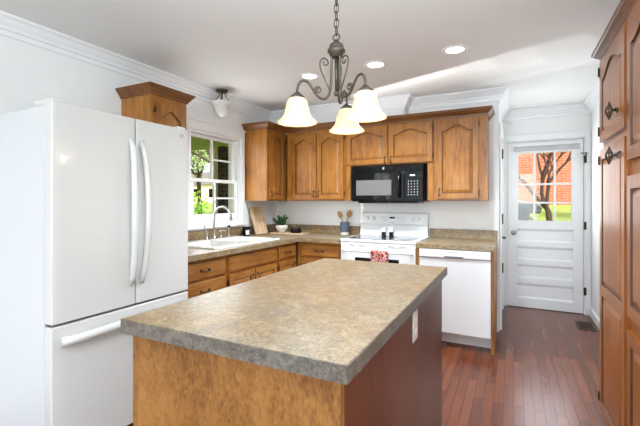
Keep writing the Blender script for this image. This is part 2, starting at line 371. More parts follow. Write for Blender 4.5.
# window_1
win = sempty('window_1', (XL, (WY0+WY1)/2, WZ0)); win['label'] = 'white double hung window over the sink'; win['category'] = 'window'
cy = (WY0+WY1)/2; hw = (WY1-WY0)/2; hz = WZ1-WZ0
bm = bmesh.new()
e = .072
for (a, b, c, d) in ((-hw-e, -hw, -.02, hz+.09), (hw, hw+e, -.02, hz+.09), (-hw, hw, hz, hz+.09)):
    box(bm, 0.001, .02, a, b, c, d)
box(bm, .001, .03, -hw-e-.01, hw+e+.01, hz+.085, hz+.105)
for s in (-1, 1):
    a = s*(hw+.03); box(bm, .02, .028, a-.012, a+.012, -.02, hz+.04)
mk('window_casing', bm, 'trim', win, .002)
mk('window_sill', rbox(.001, .05, -hw-e-.02, hw+e+.02, -.045, -.02), 'trim', win, .004)
bm = bmesh.new()   # jambs
box(bm, -.139, 0, -hw, -hw+.022, 0, hz); box(bm, -.139, 0, hw-.022, hw, 0, hz); box(bm, -.139, 0, -hw+.022, hw-.022, hz-.025, hz); box(bm, -.139, 0, -hw+.022, hw-.022, 0, .022)
mk('window_frame', bm, 'trim', win)
def sash(z0, z1, x, bot, top):
    bm = bmesh.new(); a, b = -hw+.024, hw-.024; s = .045
    box(bm, x, x+.035, a, a+s, z0, z1); box(bm, x, x+.035, b-s, b, z0, z1)
    box(bm, x, x+.035, a+s, b-s, z0, z0+bot); box(bm, x, x+.035, a+s, b-s, z1-top, z1)
    box(bm, x+.004, x+.031, -.011, .011, z0+bot, z1-top)
    zm = (z0+bot+z1-top)/2; box(bm, x+.004, x+.031, .011, b-s, zm-.009, zm+.009)
    f = mk('sash', bm, 'trim', win, .002)
    mk('pane', rbox(x+.015, x+.019, a+s-.002, b-s+.002, z0+bot-.002, z1-top+.002), 'glass', f)
sash(1.50-WZ0, hz-.027, -.085, .03, .03)
sash(.024, 1.528-WZ0, -.048, .07, .035)

# door_1 (outside door)
d1 = sempty('door_1', (DX0, YH, 0)); d1['label'] = 'white nine-pane exterior door at the end of the hall'; d1['category'] = 'door'
w = DX1-DX0
bm = bmesh.new(); cw = .075
box(bm, -cw*.6, 0, -.02, -.001, 0, DZ+cw); box(bm, w, w+.052, -.02, -.001, 0, DZ+cw); box(bm, 0, w, -.02, -.001, DZ, DZ+cw)
mk('door_casing', bm, 'trim', d1, .003)
bm = bmesh.new(); box(bm, 0, .012, 0, .12, 0, DZ); box(bm, w-.012, w, 0, .12, 0, DZ); box(bm, .012, w-.012, 0, .12, DZ-.012, DZ); box(bm, .012, w-.012, .06, .12, 0, .012)
mk('door_jamb', bm, 'trim', d1)
GX0, GX1, GZ0, GZ1 = .055-DX0, .605-DX0, 1.065, 1.885
bm = bmesh.new(); y0, y1 = .012, .056; lx0, lx1, lz0, lz1 = .015, w-.015, .006, DZ-.015
st = .1
pz = [(.12, .30), (.37, .53), (.59, .75), (.81, .965)]
# stiles and rails with recessed horizontal panels
box(bm, lx0, lx0+st, y0, y1, lz0, lz1); box(bm, lx1-st, lx1, y0, y1, lz0, lz1)
zs = [lz0]+[v for p in pz for v in p]
for i in range(0, len(zs)-1, 2): box(bm, lx0+st, lx1-st, y0, y1, zs[i], zs[i+1])
box(bm, lx0+st, lx1-st, y0, y1, zs[-1], GZ0); box(bm, lx0+st, lx1-st, y0, y1, GZ1, lz1)
box(bm, lx0+st, GX0, y0, y1, GZ0, GZ1); box(bm, GX1, lx1-st, y0, y1, GZ0, GZ1)
for a, b in pz: box(bm, lx0+st, lx1-st, y0+.016, y1-.012, a, b)
leaf = mk('door_leaf', bm, 'trim', d1, .003)
bm = bmesh.new()
for a, b in pz:   # sloping sticking under each rail
    prism(bm, [(y0, b), (y0+.016, b), (y0+.016, b-.028)], lx0+st, lx1-st, 'YZ')
    prism(bm, [(y0+.003, a), (y0+.016, a), (y0+.016, a+.02)], lx0+st, lx1-st, 'YZ')
mk('panel_moulding', bm, 'trim', leaf)
bm = bmesh.new()
mx1, mx2 = GX0+.172, GX0+.385; mz = [1.282, 1.505]
for a in (mx1, mx2): box(bm, a-.011, a+.011, y0+.004, y1-.004, GZ0, GZ1)
for z in mz:
    for a, b in ((GX0, mx1-.011), (mx1+.011, mx2-.011), (mx2+.011, GX1)): box(bm, a, b, y0+.006, y1-.006, z-.011, z+.011)
box(bm, GX0-.02, GX0, y0-.006, y0, GZ0-.02, GZ1+.02); box(bm, GX1, GX1+.07, y0-.006, y0, GZ0-.02, GZ1+.02); box(bm, GX0, GX1, y0-.006, y0, GZ0-.02, GZ0); box(bm, GX0, GX1, y0-.006, y0, GZ1, GZ1+.02)
mk('muntins', bm, 'trim', leaf)
mk('pane', rbox(GX0, GX1, y0+.02, y0+.024, GZ0, GZ1), 'glass', leaf)
bm = bmesh.new()
for i in range(9): box(bm, GX0-.05, GX1+.08, -.028, .004, 1.905+i*.0062, 1.905+i*.0062+.0035)
box(bm, GX0-.05, GX1+.08, -.032, .006, 1.963, 1.985)
mk('raised_blind', bm, 'trim', leaf, label='white mini blind drawn up at the top of the glass')
bm = bmesh.new(); lathe(bm, [(.0, -.07), (.02, -.068), (.028, -.055), (.026, -.042), (.012, -.034), (.012, -.012), (.03, -.006), (.032, 0)], (lx0+.065, y0, .915), 20, axis='Y')
mk('door_knob', bm, 'steel', leaf, smooth=True)
for z in (.27, 1.02, 1.78):
    bm = bmesh.new(); tube(bm, [(w-.006, -.024, z-.045), (w-.006, -.024, z+.045)], .007, 10); box(bm, w-.016, w+.010, -.0235, -.0205, z-.042, z+.042)
    mk('hinge', bm, 'darkmetal', d1)
bm = bmesh.new(); box(bm, w-.045, w+.02, -.03, -.022, 1.845, 1.855); box(bm, w+.0, w+.012, -.03, -.022, 1.74, 1.85)
mk('door_chain_guard', bm, 'darkmetal', d1)

# door_2 (closed door in the hall's left wall, seen edge-on)
d2 = sempty('door_2', (XW, HD0, 0)); d2['label'] = 'white panel door in the left hall wall, seen almost edge-on'; d2['category'] = 'door'
L = HD1-HD0
bm = bmesh.new(); box(bm, .001, .022, -.06, 0, 0, 2.1); box(bm, .001, .022, L, L+.06, 0, 2.1); box(bm, .001, .022, 0, L, 2.035, 2.1); mk('door_casing', bm, 'trim', d2, .003)
bm = bmesh.new(); box(bm, -.05, -.012, .006, L-.006, .008, 2.03)
lf = mk('door_leaf', bm, 'trim', d2, .003)
bm = bmesh.new()
for a, b in ((.25, .85), (1.0, 1.85)):
    for c, d in ((.1, .34), (.43, .67)):
        box(bm, -.012, -.006, c, d, a, b)
mk('raised_panel', bm, 'trim', lf, .003)
bm = bmesh.new(); lathe(bm, [(.026, -.012), (.026, -.002), (.011, 0), (.011, .045), (.0, .046)], (0, L-.07, .87), 16, axis='X'); tube(bm, [(.04, L-.07, .87), (.042, L-.12, .872), (.04, L-.175, .868)], .008, 8)
mk('lever_handle', bm, 'bronze', lf, smooth=True)
for z in (.62, 1.12, 1.78):
    bm = bmesh.new(); tube(bm, [(.028, -.004, z-.05), (.028, -.004, z+.05)], .007, 8); box(bm, .0225, .026, -.03, .0, z-.045, z+.045); mk('hinge', bm, 'darkmetal', d2)

# ------------------------------------------------------------------ cabinet doors
def arch_loop(x0, x1, z0, z1, s, rise, d, n=22, st_top=None):
    st_top = st_top or s
    a, b = x0+s, x1-s; cx = (a+b)/2; h = (b-a)/2
    pts = [(a+d, z0+s+d), (b-d, z0+s+d)]
    def top(x):
        u = abs(x-cx)/h
        q = 0 if u > .86 else (.5*(1+cos(pi*u/.86)))**.75
        return z1-st_top-rise*(1-q)-d
    if rise == 0: return pts+[(b-d, z1-st_top-d), (a+d, z1-st_top-d)]
    for i in range(n+1):
        x = (b-d)+(a+d-(b-d))*i/n; pts.append((x, top(x)))
    return pts
GROOVE_SHADE = plain('groove_shade_and_stain', (84, 48, 22), .45)  # shade of the grooves put into the colour, with some gathered stain
def panel_door(x0, x1, z0, z1, rise=.045, s=.05, t=.019, st_top=None, splits=()):
    """raised-panel door, front at y=0; splits = z heights of middle rails"""
    bm = bmesh.new()
    outer = [bm.verts.new((x, 0, z)) for x, z in ((x0, z0), (x1, z0), (x1, z1), (x0, z1))]
    back = [bm.verts.new((x, t, z)) for x, z in ((x0, z0), (x1, z0), (x1, z1), (x0, z1))]
    for i in range(4): bm.faces.new((outer[i], outer[(i+1) % 4], back[(i+1) % 4], back[i]))
    bm.faces.new(back)
    edges = [bm.edges.get((outer[i], outer[(i+1) % 4])) for i in range(4)]
    cells = []; lo = z0
    for zz in splits: cells.append((lo, zz+s/2, 0)); lo = zz-s/2
    cells.append((lo, z1, rise))
    if splits: cells = [(z0, splits[0]+s*.5, 0)]+[(splits[i]-s*.5, splits[i+1]+s*.5, 0) for i in range(len(splits)-1)]+[(splits[-1]-s*.5, z1, rise)]
    for (c0, c1, rs) in cells:
        loops = []
        for d, y in ((0, 0), (.003, .009), (.0085, .009), (.034, .0015)):
            loops.append([bm.verts.new((x, y, z)) for x, z in arch_loop(x0, x1, c0, c1, s, rs, d, st_top=st_top)])
        n = len(loops[0])
        for i in range(n): edges.append(bm.edges.new((loops[0][i], loops[0][(i+1) % n])))
        for k in range(3):
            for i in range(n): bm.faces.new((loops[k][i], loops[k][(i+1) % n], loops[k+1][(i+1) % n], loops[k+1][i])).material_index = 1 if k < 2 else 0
        bm.faces.new(loops[3])
    bmesh.ops.triangle_fill(bm, use_beauty=True, use_dissolve=False, edges=edges, normal=(0, -1, 0))
    return bm
def slab_drawer(x0, x1, z0, z1):
    bm = bmesh.new(); rings = []
    for d, y in ((0, .019), (0, .006), (.012, 0), (.012, 0)):
        rings.append([bm.verts.new((x, y, z)) for x, z in ((x0+d, z0+d), (x1-d, z0+d), (x1-d, z1-d), (x0+d, z1-d))])
    bm.faces.new(rings[0][::-1]); bm.faces.new(rings[2])
    for k in range(2):
        for i in range(4): bm.faces.new((rings[k][i], rings[k][(i+1) % 4], rings[k+1][(i+1) % 4], rings[k+1][i]))
    for v in rings[3]: bm.verts.remove(v)
    return bm
def pull(x, z, vert=True, L=.075):
    bm = bmesh.new(); pts = []
    for i in range(9):
        a = pi*i/8; u = -L/2*cos(a); o = -.004-.022*sin(a)**.7
        pts.append((x, o, z+u) if vert else (x+u, o, z-.006*sin(a)))
    tube(bm, pts, [.0055, .004, .0035, .004, .005, .004, .0035, .004, .0055], 8)
    for s in (-1, 1):
        c = (x, 0, z+s*L/2) if vert else (x+s*L/2, 0, z)
        lathe(bm, [(.0, -.006), (.008, -.005), (.011, -.001), (.011, .0)], c, 12, axis='Y')
    return bm
def cage_pull(x, z):
    """diamond-shaped birdcage knob on a post with a backplate"""
    bm = bmesh.new()
    for k in range(8):
        a = 2*pi*k/8; pts = []
        for i in range(9):
            t = i/8; tw = a+t*1.2; r = .0125*sin(pi*t)+.002
            pts.append((x+r*cos(tw), -.032+r*sin(tw), z-.034+.068*t))
        tube(bm, pts, .0028, 5)
    tube(bm, [(x, -.032, z-.043), (x, -.032, z-.032)], [.003, .006], 8); tube(bm, [(x, -.032, z+.032), (x, -.032, z+.043)], [.006, .003], 8)
    tube(bm, [(x, -.016, z), (x, 0, z)], .005, 8); lathe(bm, [(.0, -.003), (.013, -.003), (.015, 0)], (x, 0, z), 14, axis='Y')
    tube(bm, [(x, -.02, z), (x+.035, -.012, z+.001)], .004, 6)
    return bm
def hinge_bm(x, z):
    bm = bmesh.new(); tube(bm, [(x, -.003, z-.022), (x, -.003, z+.022)], .0045, 8); lathe(bm, [(.0, z+.022), (.005, z+.024), (.003, z+.03), (.0, z+.031)], (x, -.003, 0), 8); box(bm, x-.006, x+.006, .004, .018, z-.02, z+.02)
    return bm
def add_door(root, x0, x1, z0, z1, rise=.04, mat='oak', s=.05, hinge='L', knob='pull', knobz=None, splits=(), drawer=False, hmetal='brass'):
    d = mk('door', panel_door(x0, x1, z0, z1, rise, s, splits=splits), mat, root); d.data.materials.append(GROOVE_SHADE)
    kx = (x1-.025) if hinge == 'L' else (x0+.025)
    if knob == 'pull': mk('handle', pull(kx, knobz, L=.06), 'brass', d, smooth=True)
    elif knob == 'cage': mk('handle', cage_pull(kx, knobz), 'darkmetal', d, smooth=True)
    hx = x0-.004 if hinge == 'L' else x1+.004
    for z in (z0+.06, z1-.06): mk('hinge', hinge_bm(hx, z), hmetal, d)
    return d
def add_drawer(root, x0, x1, z0, z1, mat='oak_base', knob=True):
    d = mk('drawer', slab_drawer(x0, x1, z0, z1), mat, root)
    if knob: mk('handle', pull((x0+x1)/2, (z0+z1)/2, False, .085), 'darkmetal', d, smooth=True)
    return d
CAPR = [(0, 0), (.01, 0), (.012, .012), (.02, .02), (.034, .04), (.044, .05), (.046, .058), (.052, .06), (.052, .07), (0, .07)]
def cab(name, label, loc, rz, w, h, d, mat='oak', group=None):
    t = thing(name, label, 'cabinet', loc, rz, group)
    mk('body', rbox(0, w, .0195, d, 0, h), mat, t, .0015)
    return t
ZU0, ZU1 = 1.305, 2.105; HU = ZU1-ZU0; DU = YB-FU-.002
# single cabinet beside the refrigerator
LX = -2.39
c = cab('wall_cabinet', 'small single-door oak wall cabinet showing above the refrigerator', (LX, 1.985, 1.33), pi/2, .345, .785, abs(XL-LX)-.002)
add_door(c, .03, .315, .03, .715, .05, knobz=.08, hinge='L')
bm = bmesh.new(); sweep(bm, [(0, abs(XL-LX)-.002), (0, .0195), (.345, .0195), (.345, abs(XL-LX)-.002)], CAPR, .77)
mk('crown', bm, 'oak_crown', c)
# corner cabinet on the window wall
LX2 = -2.42
c = cab('wall_cabinet', 'oak corner wall cabinet beside the window, its plain side panel facing the room', (LX2, 3.53, ZU0), pi/2, YB-3.53-.002, HU, abs(XL-LX2)-.002)
add_door(c, .035, .32, .02, HU-.045, .04, knobz=.075, hinge='R')
# two-door cabinet on the back wall
x0 = LX2+.024; wB = -1.645-x0
c = cab('wall_cabinet', 'two-door oak wall cabinet above the potted plant and utensil crock', (x0, FU, ZU0), 0, wB, HU, DU)
add_door(c, -2.325-x0, -2.005-x0, .02, HU-.045, .045, knobz=.08, hinge='L'); add_door(c, -1.99-x0, -1.665-x0, .02, HU-.045, .045, knobz=.08, hinge='R')
# over the microwave
x0 = -1.6425; wB = -.7025-x0
c = thing('wall_cabinet', 'short two-door oak cabinet above the black microwave', 'cabinet', (x0, FU, ZU0), 0)
bm = bmesh.new(); box(bm, 0, wB, .0195, DU, .375, HU); box(bm, 0, .055, .0195, DU, 0, .375); box(bm, wB-.06, wB, .0195, DU, 0, .375); mk('body', bm, 'oak', c, .0015)
add_door(c, .015, -1.168-x0, .388, HU-.02, .05, knobz=.425, hinge='L'); add_door(c, -1.154-x0, wB-.012, .388, HU-.02, .05, knobz=.425, hinge='R')
# right single
x0 = -.70; wB = -.22-x0
c = cab('wall_cabinet', 'tall single-door oak wall cabinet right of the microwave', (x0, FU, ZU0), 0, wB, HU, DU)
add_door(c, -.672-x0, -.292-x0, .02, HU-.02, .055, knobz=.085, hinge='R')
bm = bmesh.new(); sweep(bm, [(XL+.002, 3.529), (LX2-.0185, 3.529), (LX2-.0185, FU+.0185), (-.219, FU+.0185), (-.219, YB-.002)], CAPR, 0)
o = mk('cabinet_crown_molding', bm, 'oak_crown', loc=(0, 0, 2.1055)); tag(o, 'dark oak crown molding running along the tops of the wall cabinets', 'molding')

# ------------------------------------------------------------------ microwave
mx0, mxw = -1.56, .765
t = thing('microwave', 'black over-the-range microwave hanging under the short cabinet', 'microwave', (mx0, FU-.035, 1.285))
dm = YB-FU+.035-.003; H = .385
mk('body', rbox(.002, mxw, .03, dm, .012, H), 'black', t, .004)
mk('top_vent', (lambda b: ([box(b, .01, mxw-.01, .002, .03, H-.062+i*.011, H-.055+i*.011) for i in range(5)], b)[1])(bmesh.new()), 'black', t)
bm = bmesh.new(); dw = .575
box(bm, .005, dw, .0, .028, .03, H-.068)
dr = mk('door', bm, 'blackglass', t, .004)
mk('window', rbox(.06, .445, -.002, .002, .075, .235), 'screen', dr, .001)
bm = bmesh.new(); tube(bm, [(.53, .002, .045), (.528, -.03, .07), (.526, -.036, .17), (.528, -.03, .27), (.53, .002, .30)], [.012, .013, .014, .013, .012], 10)
mk('handle', bm, 'black', dr, smooth=True)
bm = bmesh.new(); box(bm, dw+.003, mxw-.003, .001, .028, .03, H-.068); cp = mk('control_panel', bm, 'black', t, .003)
mk('display', rbox(dw+.06, dw+.11, -.001, .001, .268, .282), 'display', cp)
bm = bmesh.new()
for i in range(4):
    for j in range(6): lathe(bm, [(.0, -.0015), (.0065, -.0015), (.0065, .001)], (dw+.045+i*.03, 0, .08+j*.027), 8, axis='Y')
o = mk('keypad', bm, 'button', cp)
mk('underside_vent', rbox(.06, mxw-.06, .05, dm-.02, -.006, .012), 'blackglass', t, .003)
bm = bmesh.new(); lathe(bm, [(.0, -.001), (.012, -.001), (.012, .001)], (.36, .0, H-.03), 14, axis='Y'); mk('badge', bm, 'button', t)

# ------------------------------------------------------------------ base cabinets, worktops
LCX, BCY = -2.03, 3.535        # worktop front edges
FL, FB = LCX-.035, BCY+.035    # door fronts
YFR = 1.92                    # end of refrigerator bay
def base(label, loc, rz, w, d, tk=True, bd=None):
    t = thing('base_cabinet', label, 'cabinet', loc, rz)
    bm = bmesh.new(); box(bm, 0, w, .0195, .038, .105, .872); box(bm, 0, .018, .038, d, .105, .872); box(bm, w-.018, w, .038, d, .105, .872)
    box(bm, .018, w-.018, .038, d, .105, .123); box(bm, .018, w-.018, d-.012, d, .123, .872)
    mk('body', bm, 'oak_base', t, .0015)
    mk('toe_kick', rbox(0, w, .09, d, .0, .104), 'oak_base', t)
    return t
dl = abs(XL-FL)-.003
c = base('oak base cabinet with stacked drawers next to the refrigerator', (FL, YFR, 0), pi/2, .515, dl)
for a, b in ((.715, .845), (.555, .70), (.34, .54), (.125, .325)): add_drawer(c, .03, .495, a, b)
c = base('oak sink base cabinet with a false front over two doors', (FL, YFR+.517, 0), pi/2, .745, dl)
mk('false_front', slab_drawer(.02, .725, .715, .845), 'oak_base', c)
add_door(c, .02, .365, .125, .695, .0, mat='oak_base', knobz=.62, hinge='L'); add_door(c, .38, .725, .125, .695, .0, mat='oak_base', knobz=.62, hinge='R')
c = base('narrow oak base cabinet with one drawer, right of the sink cabinet', (FL, YFR+1.264, 0), pi/2, FB-(YFR+1.264)+.0, dl)
wn = FB-(YFR+1.264); add_drawer(c, .02, wn-.045, .715, .845); add_door(c, .02, wn-.045, .125, .695, .0, mat='oak_base', knobz=.62, hinge='L')
xb = FL-.017
c = base('oak base cabinet in the corner left of the range', (xb, FB, 0), 0, -1.575-xb, YB-FB-.003)
add_drawer(c, .05, -1.59-xb, .715, .845); add_door(c, .05, -1.59-xb, .125, .695, .0, mat='oak_base', knobz=.62, hinge='L')
# corner carcass under the worktop
# worktops
EDGE = .042
def worktop_poly(bm, poly, z0, z1): prism(bm, poly, z0, z1, 'XY')
t = thing('worktop', 'L-shaped speckled laminate worktop carrying the sink under the window', 'worktop', (XL, YFR, CT-EDGE))
SX0, SX1, SY0, SY1 = .085, .605, .455, 1.315  # cut-out, local coords
def lp(x, y): return (x-XL, y-YFR)
bm = bmesh.new(); wx = LCX-XL; yy = YB-YFR-.002; fy = BCY-YFR; rx = -1.568-XL
for (a, b, c_, d) in ((.002, SX0, 0, fy), (SX1, wx, 0, fy), (SX0, SX1, 0, SY0), (SX0, SX1, SY1, fy), (.002, rx, fy, yy)):
    box(bm, a, b, c_, d, 0, EDGE)
bmesh.ops.remove_doubles(bm, verts=bm.verts, dist=1e-5)
mk('slab', bm, 'laminate', t)
bm = bmesh.new(); box(bm, .002, .022, 0, yy, EDGE, EDGE+.095); box(bm, .022, rx, yy-.02, yy, EDGE, EDGE+.095)
mk('backsplash', bm, 'laminate', t, .002)
t = thing('worktop', 'short speckled laminate worktop above the dishwasher', 'worktop', (-.797, BCY, CT-EDGE))
wr = -.14+.797
mk('slab', rbox(0, wr, 0, YB-BCY-.002, 0, EDGE), 'laminate', t, .003)
mk('backsplash', rbox(0, wr-.0, YB-BCY-.022, YB-BCY-.002, EDGE, EDGE+.095), 'laminate', t, .002)

# ------------------------------------------------------------------ dishwasher and its oak end panels
t = thing('dishwasher', 'white dishwasher under the short worktop', 'dishwasher', (-.768, BCY+.012, 0))
wd_ = .598
mk('body', rbox(.002, wd_-.002, .045, .58, .128, .868), 'appliance', t)
dr = mk('door', rbox(0, wd_, 0, .044, .13, .79), 'appliance', t, .004)
cp = mk('control_panel', rbox(0, wd_, -.012, .044, .796, .868), 'appliance', t, .006)
mk('handle_recess', rbox(.22, .38, -.0135, -.008, .800, .812), 'gap', cp, .001)
mk('badge', rbox(.26, .34, -.0135, -.011, .845, .85), 'greyprint', cp)
mk('toe_kick', rbox(0, wd_, .15, .17, .0, .128), 'appliance', t, .002)
o = mk('end_panel', rbox(0, .024, 0, YB-FB-.01, 0, .8715), 'oak', loc=(-.168, FB-.012, 0)); tag(o, 'oak end panel to the right of the dishwasher', 'panel')
o = mk('filler_panel', rbox(0, .024, 0, YB-FB-.01, 0, .8715), 'oak', loc=(-.796, FB-.012, 0)); tag(o, 'narrow oak filler panel between range and dishwasher', 'panel')

# ------------------------------------------------------------------ range
RX0, RW = -1.563, .762; RY = 3.555
t = thing('range', 'white freestanding electric range under the microwave', 'stove', (RX0, RY, 0))
rd = YB-RY-.004
mk('body', rbox(.003, RW-.003, .045, rd, .03, .895), 'appliance', t, .003)
bm = bmesh.new(); box(bm, 0, RW, .0, rd-.05, .895, .922); mk('cooktop', bm, 'appliance', t, .006)
g = mk('cooktop_glass', rbox(.045, RW-.045, .05, rd-.1, .922, .9235), 'cooktop', t)
for (x, y, r) in ((.2, .2, .1), (.56, .2, .085), (.2, .43, .075), (.56, .43, .095)): bm = bmesh.new(); torus(bm, (x, y, .9236), r, .0012, 'Z', 32, 4); mk('burner_ring', bm, 'greyprint', g)
dr = mk('oven_door', rbox(.004, RW-.004, 0, .043, .245, .845), 'appliance', t, .008)
mk('door_window', rbox(.16, RW-.16, -.002, .002, .40, .745), 'blackglass', dr, .002)
bm = bmesh.new(); hb = [( .04, 0, .805), (.042, -.035, .812), (.075, -.048, .813)]+[(RW*k/8, -.05, .814) for k in range(1, 8)]+[(RW-.075, -.048, .813), (RW-.042, -.035, .812), (RW-.04, 0, .805)]
tube(bm, hb, .0125, 10); mk('handle', bm, 'appliance', dr, smooth=True)
mk('storage_drawer', rbox(.004, RW-.004, 0, .043, .05, .237), 'appliance', t, .008)
bm = bmesh.new()
for a in (.12, .21, .52, .60): box(bm, a, a+.055, -.001, .004, .868, .876)
box(bm, .004, RW-.004, .006, .043, .85, .893)
v = mk('vent_trim', bm, 'appliance', t)
for a in (.10, .20, .50, .60): mk('vent_slot', rbox(a, a+.06, .004, .007, .864, .872), 'gap', t)
bm = bmesh.new(); y = rd
prism(bm, [(y-.09, .922), (y, .922), (y, 1.175), (y-.045, 1.175), (y-.065, 1.165), (y-.085, 1.05), (y-.07, 1.035)], 0.004, RW-.004, 'YZ')
bg = mk('backguard', bm, 'appliance', t, .004)
def bgf(z): return y-.085+(z-1.05)/.115*.02-.001     # front surface of the sloping face
for x in (.085, .155, RW-.17, RW-.105):
    bm = bmesh.new(); lathe(bm, [(.0, -.026), (.018, -.025), (.02, -.006), (.026, -.002), (.026, .006)], (x, bgf(1.11), 1.11), 20, axis='Y'); box(bm, x-.003, x+.003, bgf(1.11)-.028, bgf(1.11)-.02, 1.094, 1.126)
    mk('knob', bm, 'appliance', bg, smooth=False)
mk('display', rbox(.345, .405, bgf(1.115)-.002, bgf(1.115)+.006, 1.108, 1.128), 'blackglass', bg)
bm = bmesh.new()
for x in (.26, .285, .31, .43, .455, .48, .505):
    for z in (1.085, 1.105, 1.125): box(bm, x, x+.014, bgf(z)-.0015, bgf(z)+.003, z, z+.006)
box(bm, .34, .41, bgf(1.066)-.001, bgf(1.066)+.003, 1.064, 1.07)
mk('printed_buttons', bm, 'greyprint', bg)
# shakers on the cooktop
for i, (x, lab) in enumerate(((.30, 'left one of the black and white shakers at the back of the cooktop'), (.385, 'right one of the black and white shakers at the back of the cooktop'))):
    t2 = thing('shaker', lab, 'shaker', (RX0+x, RY+.50, .924), 0, 'shakers on the cooktop')
    mk('jar', rbox(-.021, .021, -.021, .021, 0, .042), 'blackglass', t2, .003)
    bm = bmesh.new(); box(bm, -.02, .02, -.02, .02, .042, .088); mk('cap', bm, 'porcelain', t2, .005)
# towel over the oven handle
bm = bmesh.new(); cols, prof = 12, []
for z in [.60+.0225*i for i in range(10)]: prof.append((-.0675, z))
for a in range(7):
    q = pi*a/6; prof.append((-.05-.0175*cos(q), .812+.0175*sin(q)))
for z in [.79, .76, .72, .69]: prof.append((-.0325, z))
vs = []
x0 = .345; ww = .165
for i in range(cols+1):
    row = []
    for j, (yy_, z) in enumerate(prof):
        k = max(0, (.8-z))/.2; row.append(bm.verts.new((x0+ww*i/cols+.004*k*sin(i*.4), yy_-(.004*k*(1+sin(i*1.15))) if yy_ < -.05 else yy_, z)))
    vs.append(row)
for i in range(cols):
    for j in range(len(prof)-1): bm.faces.new((vs[i][j], vs[i+1][j], vs[i+1][j+1], vs[i][j+1]))
tw = mk('dish_towel', bm, 'towel', smooth=True, loc=(RX0, RY, 0)); s = tw.modifiers.new('thickness', 'SOLIDIFY'); s.thickness = .003; s.offset = 0
tag(tw, 'red and white patterned dish towel hanging on the oven door handle', 'towel')

# ------------------------------------------------------------------ refrigerator
FX, FY0, FY1, FZ = -1.955, 1.052, 1.910, 1.777
t = thing('refrigerator', 'large white french-door refrigerator with bottom freezer drawer', 'refrigerator', (FX, FY0, 0), pi/2)
fw = FY1-FY0; fd = abs(XL-FX)-.02
mk('body', rbox(.006, fw-.006, .075, fd, .03, FZ-.015), 'fridge_side', t, .004)
mk('base_grille', rbox(.02, fw-.02, .05, .08, .0, .03), 'gap', t)
def fdoor(a, b, z0, z1):
    bm = bmesh.new(); n = 24; pts = [(a, .065)]
    for i in range(n+1):
        u = i/n; x = a+(b-a)*u; pts.append((x, .006*(1-min(1, (1-abs(2*u-1))*6))**2*.6))
    pts.append((b, .065)); prism(bm, pts, z0, z1, 'XY'); return bm
mid = .455
zd = .703
dA = mk('door', fdoor(0, mid-.003, zd, FZ), 'fridge', t, .006, seg=3)
dB = mk('door', fdoor(mid+.003, fw, zd, FZ), 'fridge', t, .006, seg=3)
dC = mk('freezer_drawer', fdoor(0, fw, .022, zd-.012), 'fridge', t, .006, seg=3)
mk('gasket', rbox(.012, fw-.012, .055, .075, .06, FZ-.02), 'gap', t)
for dd, x, s in ((dA, mid-.045, -1), (dB, mid+.045, 1)):
    bm = bmesh.new(); pts = []; rr = []
    for i in range(19):
        u = i/18; z = .822+.826*u; q = sin(pi*u); pts.append((x-s*.012+s*.012*q, .002-.052*min(1, q**.55*1.02), z)); rr.append(.0155+.004*q)
    tube(bm, pts, rr, 12)
    mk('handle', bm, 'fridge', dd, smooth=True)
bm = bmesh.new(); pts = []; rr = []
for i in range(21):
    u = i/20; q = sin(pi*u); pts.append((.045+(fw-.09)*u, .002-.055*min(1, q**.5), .631-.018*(1-q))); rr.append(.023)
tube(bm, pts, rr, 12); mk('handle', bm, 'fridge', dC, smooth=True)
mk('badge', rbox(fw-.075, fw-.045, -.003, .003, 1.715, 1.741), 'greyprint', dB)
for a, b in ((.0, .075), (fw-.075, fw)): mk('hinge_cover', rbox(a+.006, b-.006, .022, .17, FZ-.015, FZ+.018), 'fridge', t, .006)

# ------------------------------------------------------------------ island
IX0, IX1, IY0, IY1 = -1.137, -.345, .822, 2.325
t = thing('kitchen_island', 'kitchen island base with birch plywood end and reddish cherry side', 'island', (IX0, IY0, 0))
iw, il = IX1-IX0, IY1-IY0; ih = CT-.044
ov = .025
mk('carcass', rbox(ov+.02, iw-ov-.006, ov+.006, il-ov-.006, .0, ih), 'birch', t)
mk('end_panel', rbox(ov+.02, iw-ov-.02, ov, ov+.006, 0, ih), 'birch', t, label='birch plywood end panel')
for a in (ov, iw-ov-.02): mk('corner_strip', rbox(a, a+.02, ov-.002, ov+.02, 0, ih), 'birch', t, .001)
mk('side_panel', rbox(iw-ov-.006, iw-ov+.001, ov+.02, il-ov, 0, ih), 'cherry', t, label='reddish cherry side panel')
bm = bmesh.new(); box(bm, iw-ov-.0, iw-ov+.005, 1.575-IY0, 1.655-IY0, .715, .835); ol = mk('outlet_plate', bm, 'outlet', t, .002)
for z in (.752, .798): mk('socket', rbox(iw-ov+.005, iw-ov+.0065, 1.6-IY0, 1.63-IY0, z-.012, z+.012), 'label', ol)
for k in range(3):
    a = .06+k*.46; d = mk('door', panel_door(a, a+.44, .12, .68, 0), 'birch', t); d.data.materials.append(GROOVE_SHADE); d.rotation_euler = (0, 0, -pi/2); d.location = (ov, il, 0)
t = thing('island_worktop', 'thick mottled beige laminate slab on top of the kitchen island', 'worktop', (IX0, IY0, CT-.044))
mk('slab', rbox(.002, iw-.002, .002, il-.002, .0, .044), 'laminate', t)
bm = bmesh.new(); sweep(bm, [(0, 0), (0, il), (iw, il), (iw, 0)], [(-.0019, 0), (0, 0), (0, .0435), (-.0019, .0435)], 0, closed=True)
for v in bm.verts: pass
mk('shaded_edge', bm, 'laminate_shaded_edge', t, label='worktop edge coloured darker and greyer to look shaded')  # thin strip carrying the painted shade of the slab edges

